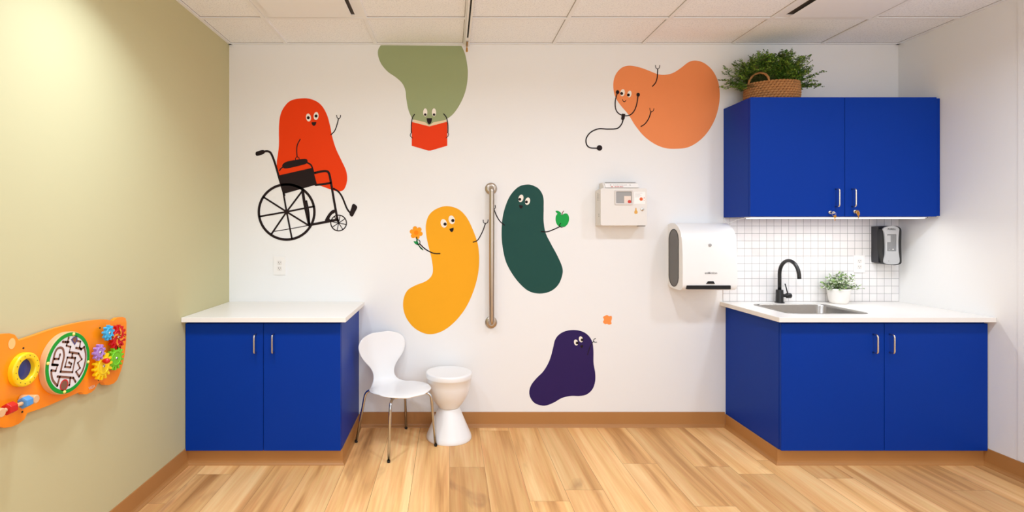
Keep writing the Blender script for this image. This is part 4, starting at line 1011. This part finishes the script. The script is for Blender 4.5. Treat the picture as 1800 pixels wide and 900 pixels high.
# ------------------------------------------------------------------ small potted plant on the counter
pc_ = Vector((2.606, 3.466, CT1))
t = thing('potted_plant', 'small variegated plant in a white pot on the counter right of the faucet', 'plant', pc_)
bm = B(); lathe(bm, [(q * .93, h * .95) for q, h in [(0, .0005), (.047, .0005), (.053, .004), (.060, .02), (.067, .06), (.070, .095), (.0712, .105), (.069, .1065), (.066, .104), (.064, .09), (.0, .09)]], pc_, n=48); obj('pot', bm, 'pot', t, smooth=True)
bm = B(); lathe(bm, [(.0, .093), (.05, .092), (.0600, .089)], pc_, n=32); obj('soil', bm, 'soil', t, smooth=True)
bs, b1, b2, b3 = B(), B(), B(), B(); rnd = random.Random(5)
for i in range(95):
    az = rnd.uniform(0, 2 * math.pi); el = math.radians(rnd.uniform(2, 85)); L = rnd.uniform(.05, .1) * (1.1 if el > .9 else 1)
    p = pc_ + Vector((rnd.uniform(-.035, .035), rnd.uniform(-.03, .03), .090)); d = Vector((math.cos(az) * math.cos(el), math.sin(az) * math.cos(el) * .75, math.sin(el)))
    if i == 0: d = Vector((.05, -.1, 1)).normalized(); L = .118
    pts = [p]
    for k in range(5):
        d = (d + Vector((rnd.gauss(0, .08), rnd.gauss(0, .08), .02))).normalized(); q = pts[-1] + d * L / 5; q.y = min(q.y, YS - .02); pts.append(q)
    tube(bs, pts, .0011, 4)
    for k in range(2, 6):
        for j in range(3):
            a = rnd.uniform(0, 2 * math.pi); ld = (d * .4 + Vector((math.cos(a), math.sin(a) * .8, rnd.uniform(-.3, .6)))).normalized()
            L2 = rnd.uniform(.012, .020)
            if pts[k].y + ld.y * L2 > YS - .003: ld.y = -abs(ld.y)
            u = rnd.random(); leaf_quad(b1 if u < .42 else (b2 if u < .86 else b3), pts[k], ld, Vector((rnd.gauss(0, .6), rnd.gauss(-.5, .6), 1)), L2, L2 * .38)
obj('stems', bs, 'fern_stem', t, smooth=True); obj('foliage', b1, 'leaf_g', t); o = obj('pale_foliage', b2, 'leaf_w', t); o['label'] = 'cream white leaves'; o = obj('dark_foliage', b3, 'leaf_d', t); o['label'] = 'dark green leaves'

# ------------------------------------------------------------------ lights
def area(name, loc, sx, sy, power, color, rot=(0, 0, 0)):
    l = bpy.data.lights.new(name, 'AREA'); l.shape = 'RECTANGLE'; l.size = sx; l.size_y = sy; l.energy = power; l.color = color
    o = bpy.data.objects.new(name, l); COL.objects.link(o); o.location = loc; o.rotation_euler = rot
    return o
W_ = (.85, 1.015, 1.225)
def downlight(name, x, y, size, power, spread):
    o = area(name, (x, y, CEIL - .012), size, size, power, W_); o.data.spread = math.radians(spread)
downlight('ceiling_light_left', -1.03, 1.97, .15, 9.5, 120)
downlight('ceiling_light_center', .95, 1.85, .16, 13.5, 165)
downlight('ceiling_light_right', 2.30, 1.85, .18, 12.5, 160)
downlight('ceiling_light_middle', -.35, 1.85, .18, 11.5, 165)
area('rear_fill_left', (-.2, -.35, CEIL - .012), .6, 1.2, 9, W_)  # unseen fill added overhead behind the camera
area('rear_fill_right', (1.95, -.35, CEIL - .012), .6, 1.2, 9, W_)  # second added rear fill, also out of view
area('added_fill_softbox', (.8, YF + .04, 1.55), 3.4, 1.9, 45, W_, (math.radians(90), 0, 0))  # added soft fill behind the camera; no window there
area('undercabinet_led', (2.38, 3.276, 1.4205), .92, .05, 2.3, (.97, 1, 1.03))

w = bpy.data.worlds.new('world'); scn.world = w; w.use_nodes = True
w.node_tree.nodes['Background'].inputs['Color'].default_value = (1, .97, .93, 1); w.node_tree.nodes['Background'].inputs['Strength'].default_value = .3

# ------------------------------------------------------------------ camera
cam = bpy.data.cameras.new('camera'); co = bpy.data.objects.new('camera', cam); COL.objects.link(co)
co.location = (0, 0, CAMZ); co.rotation_euler = (math.radians(90), 0, 0)
cam.sensor_fit = 'HORIZONTAL'; cam.sensor_width = 36; cam.lens = F / 1800 * 36
cam.shift_x = (900 - PX) / 1800; cam.shift_y = (PY - 450) / 1800
cam.clip_start = .05; scn.camera = co

scn.view_settings.view_transform = 'Standard'; scn.view_settings.look = 'None'; scn.view_settings.exposure = -0.06
scn.cycles.use_denoising = True; scn.cycles.max_bounces = 10; scn.cycles.diffuse_bounces = 6; scn.cycles.sample_clamp_indirect = 8
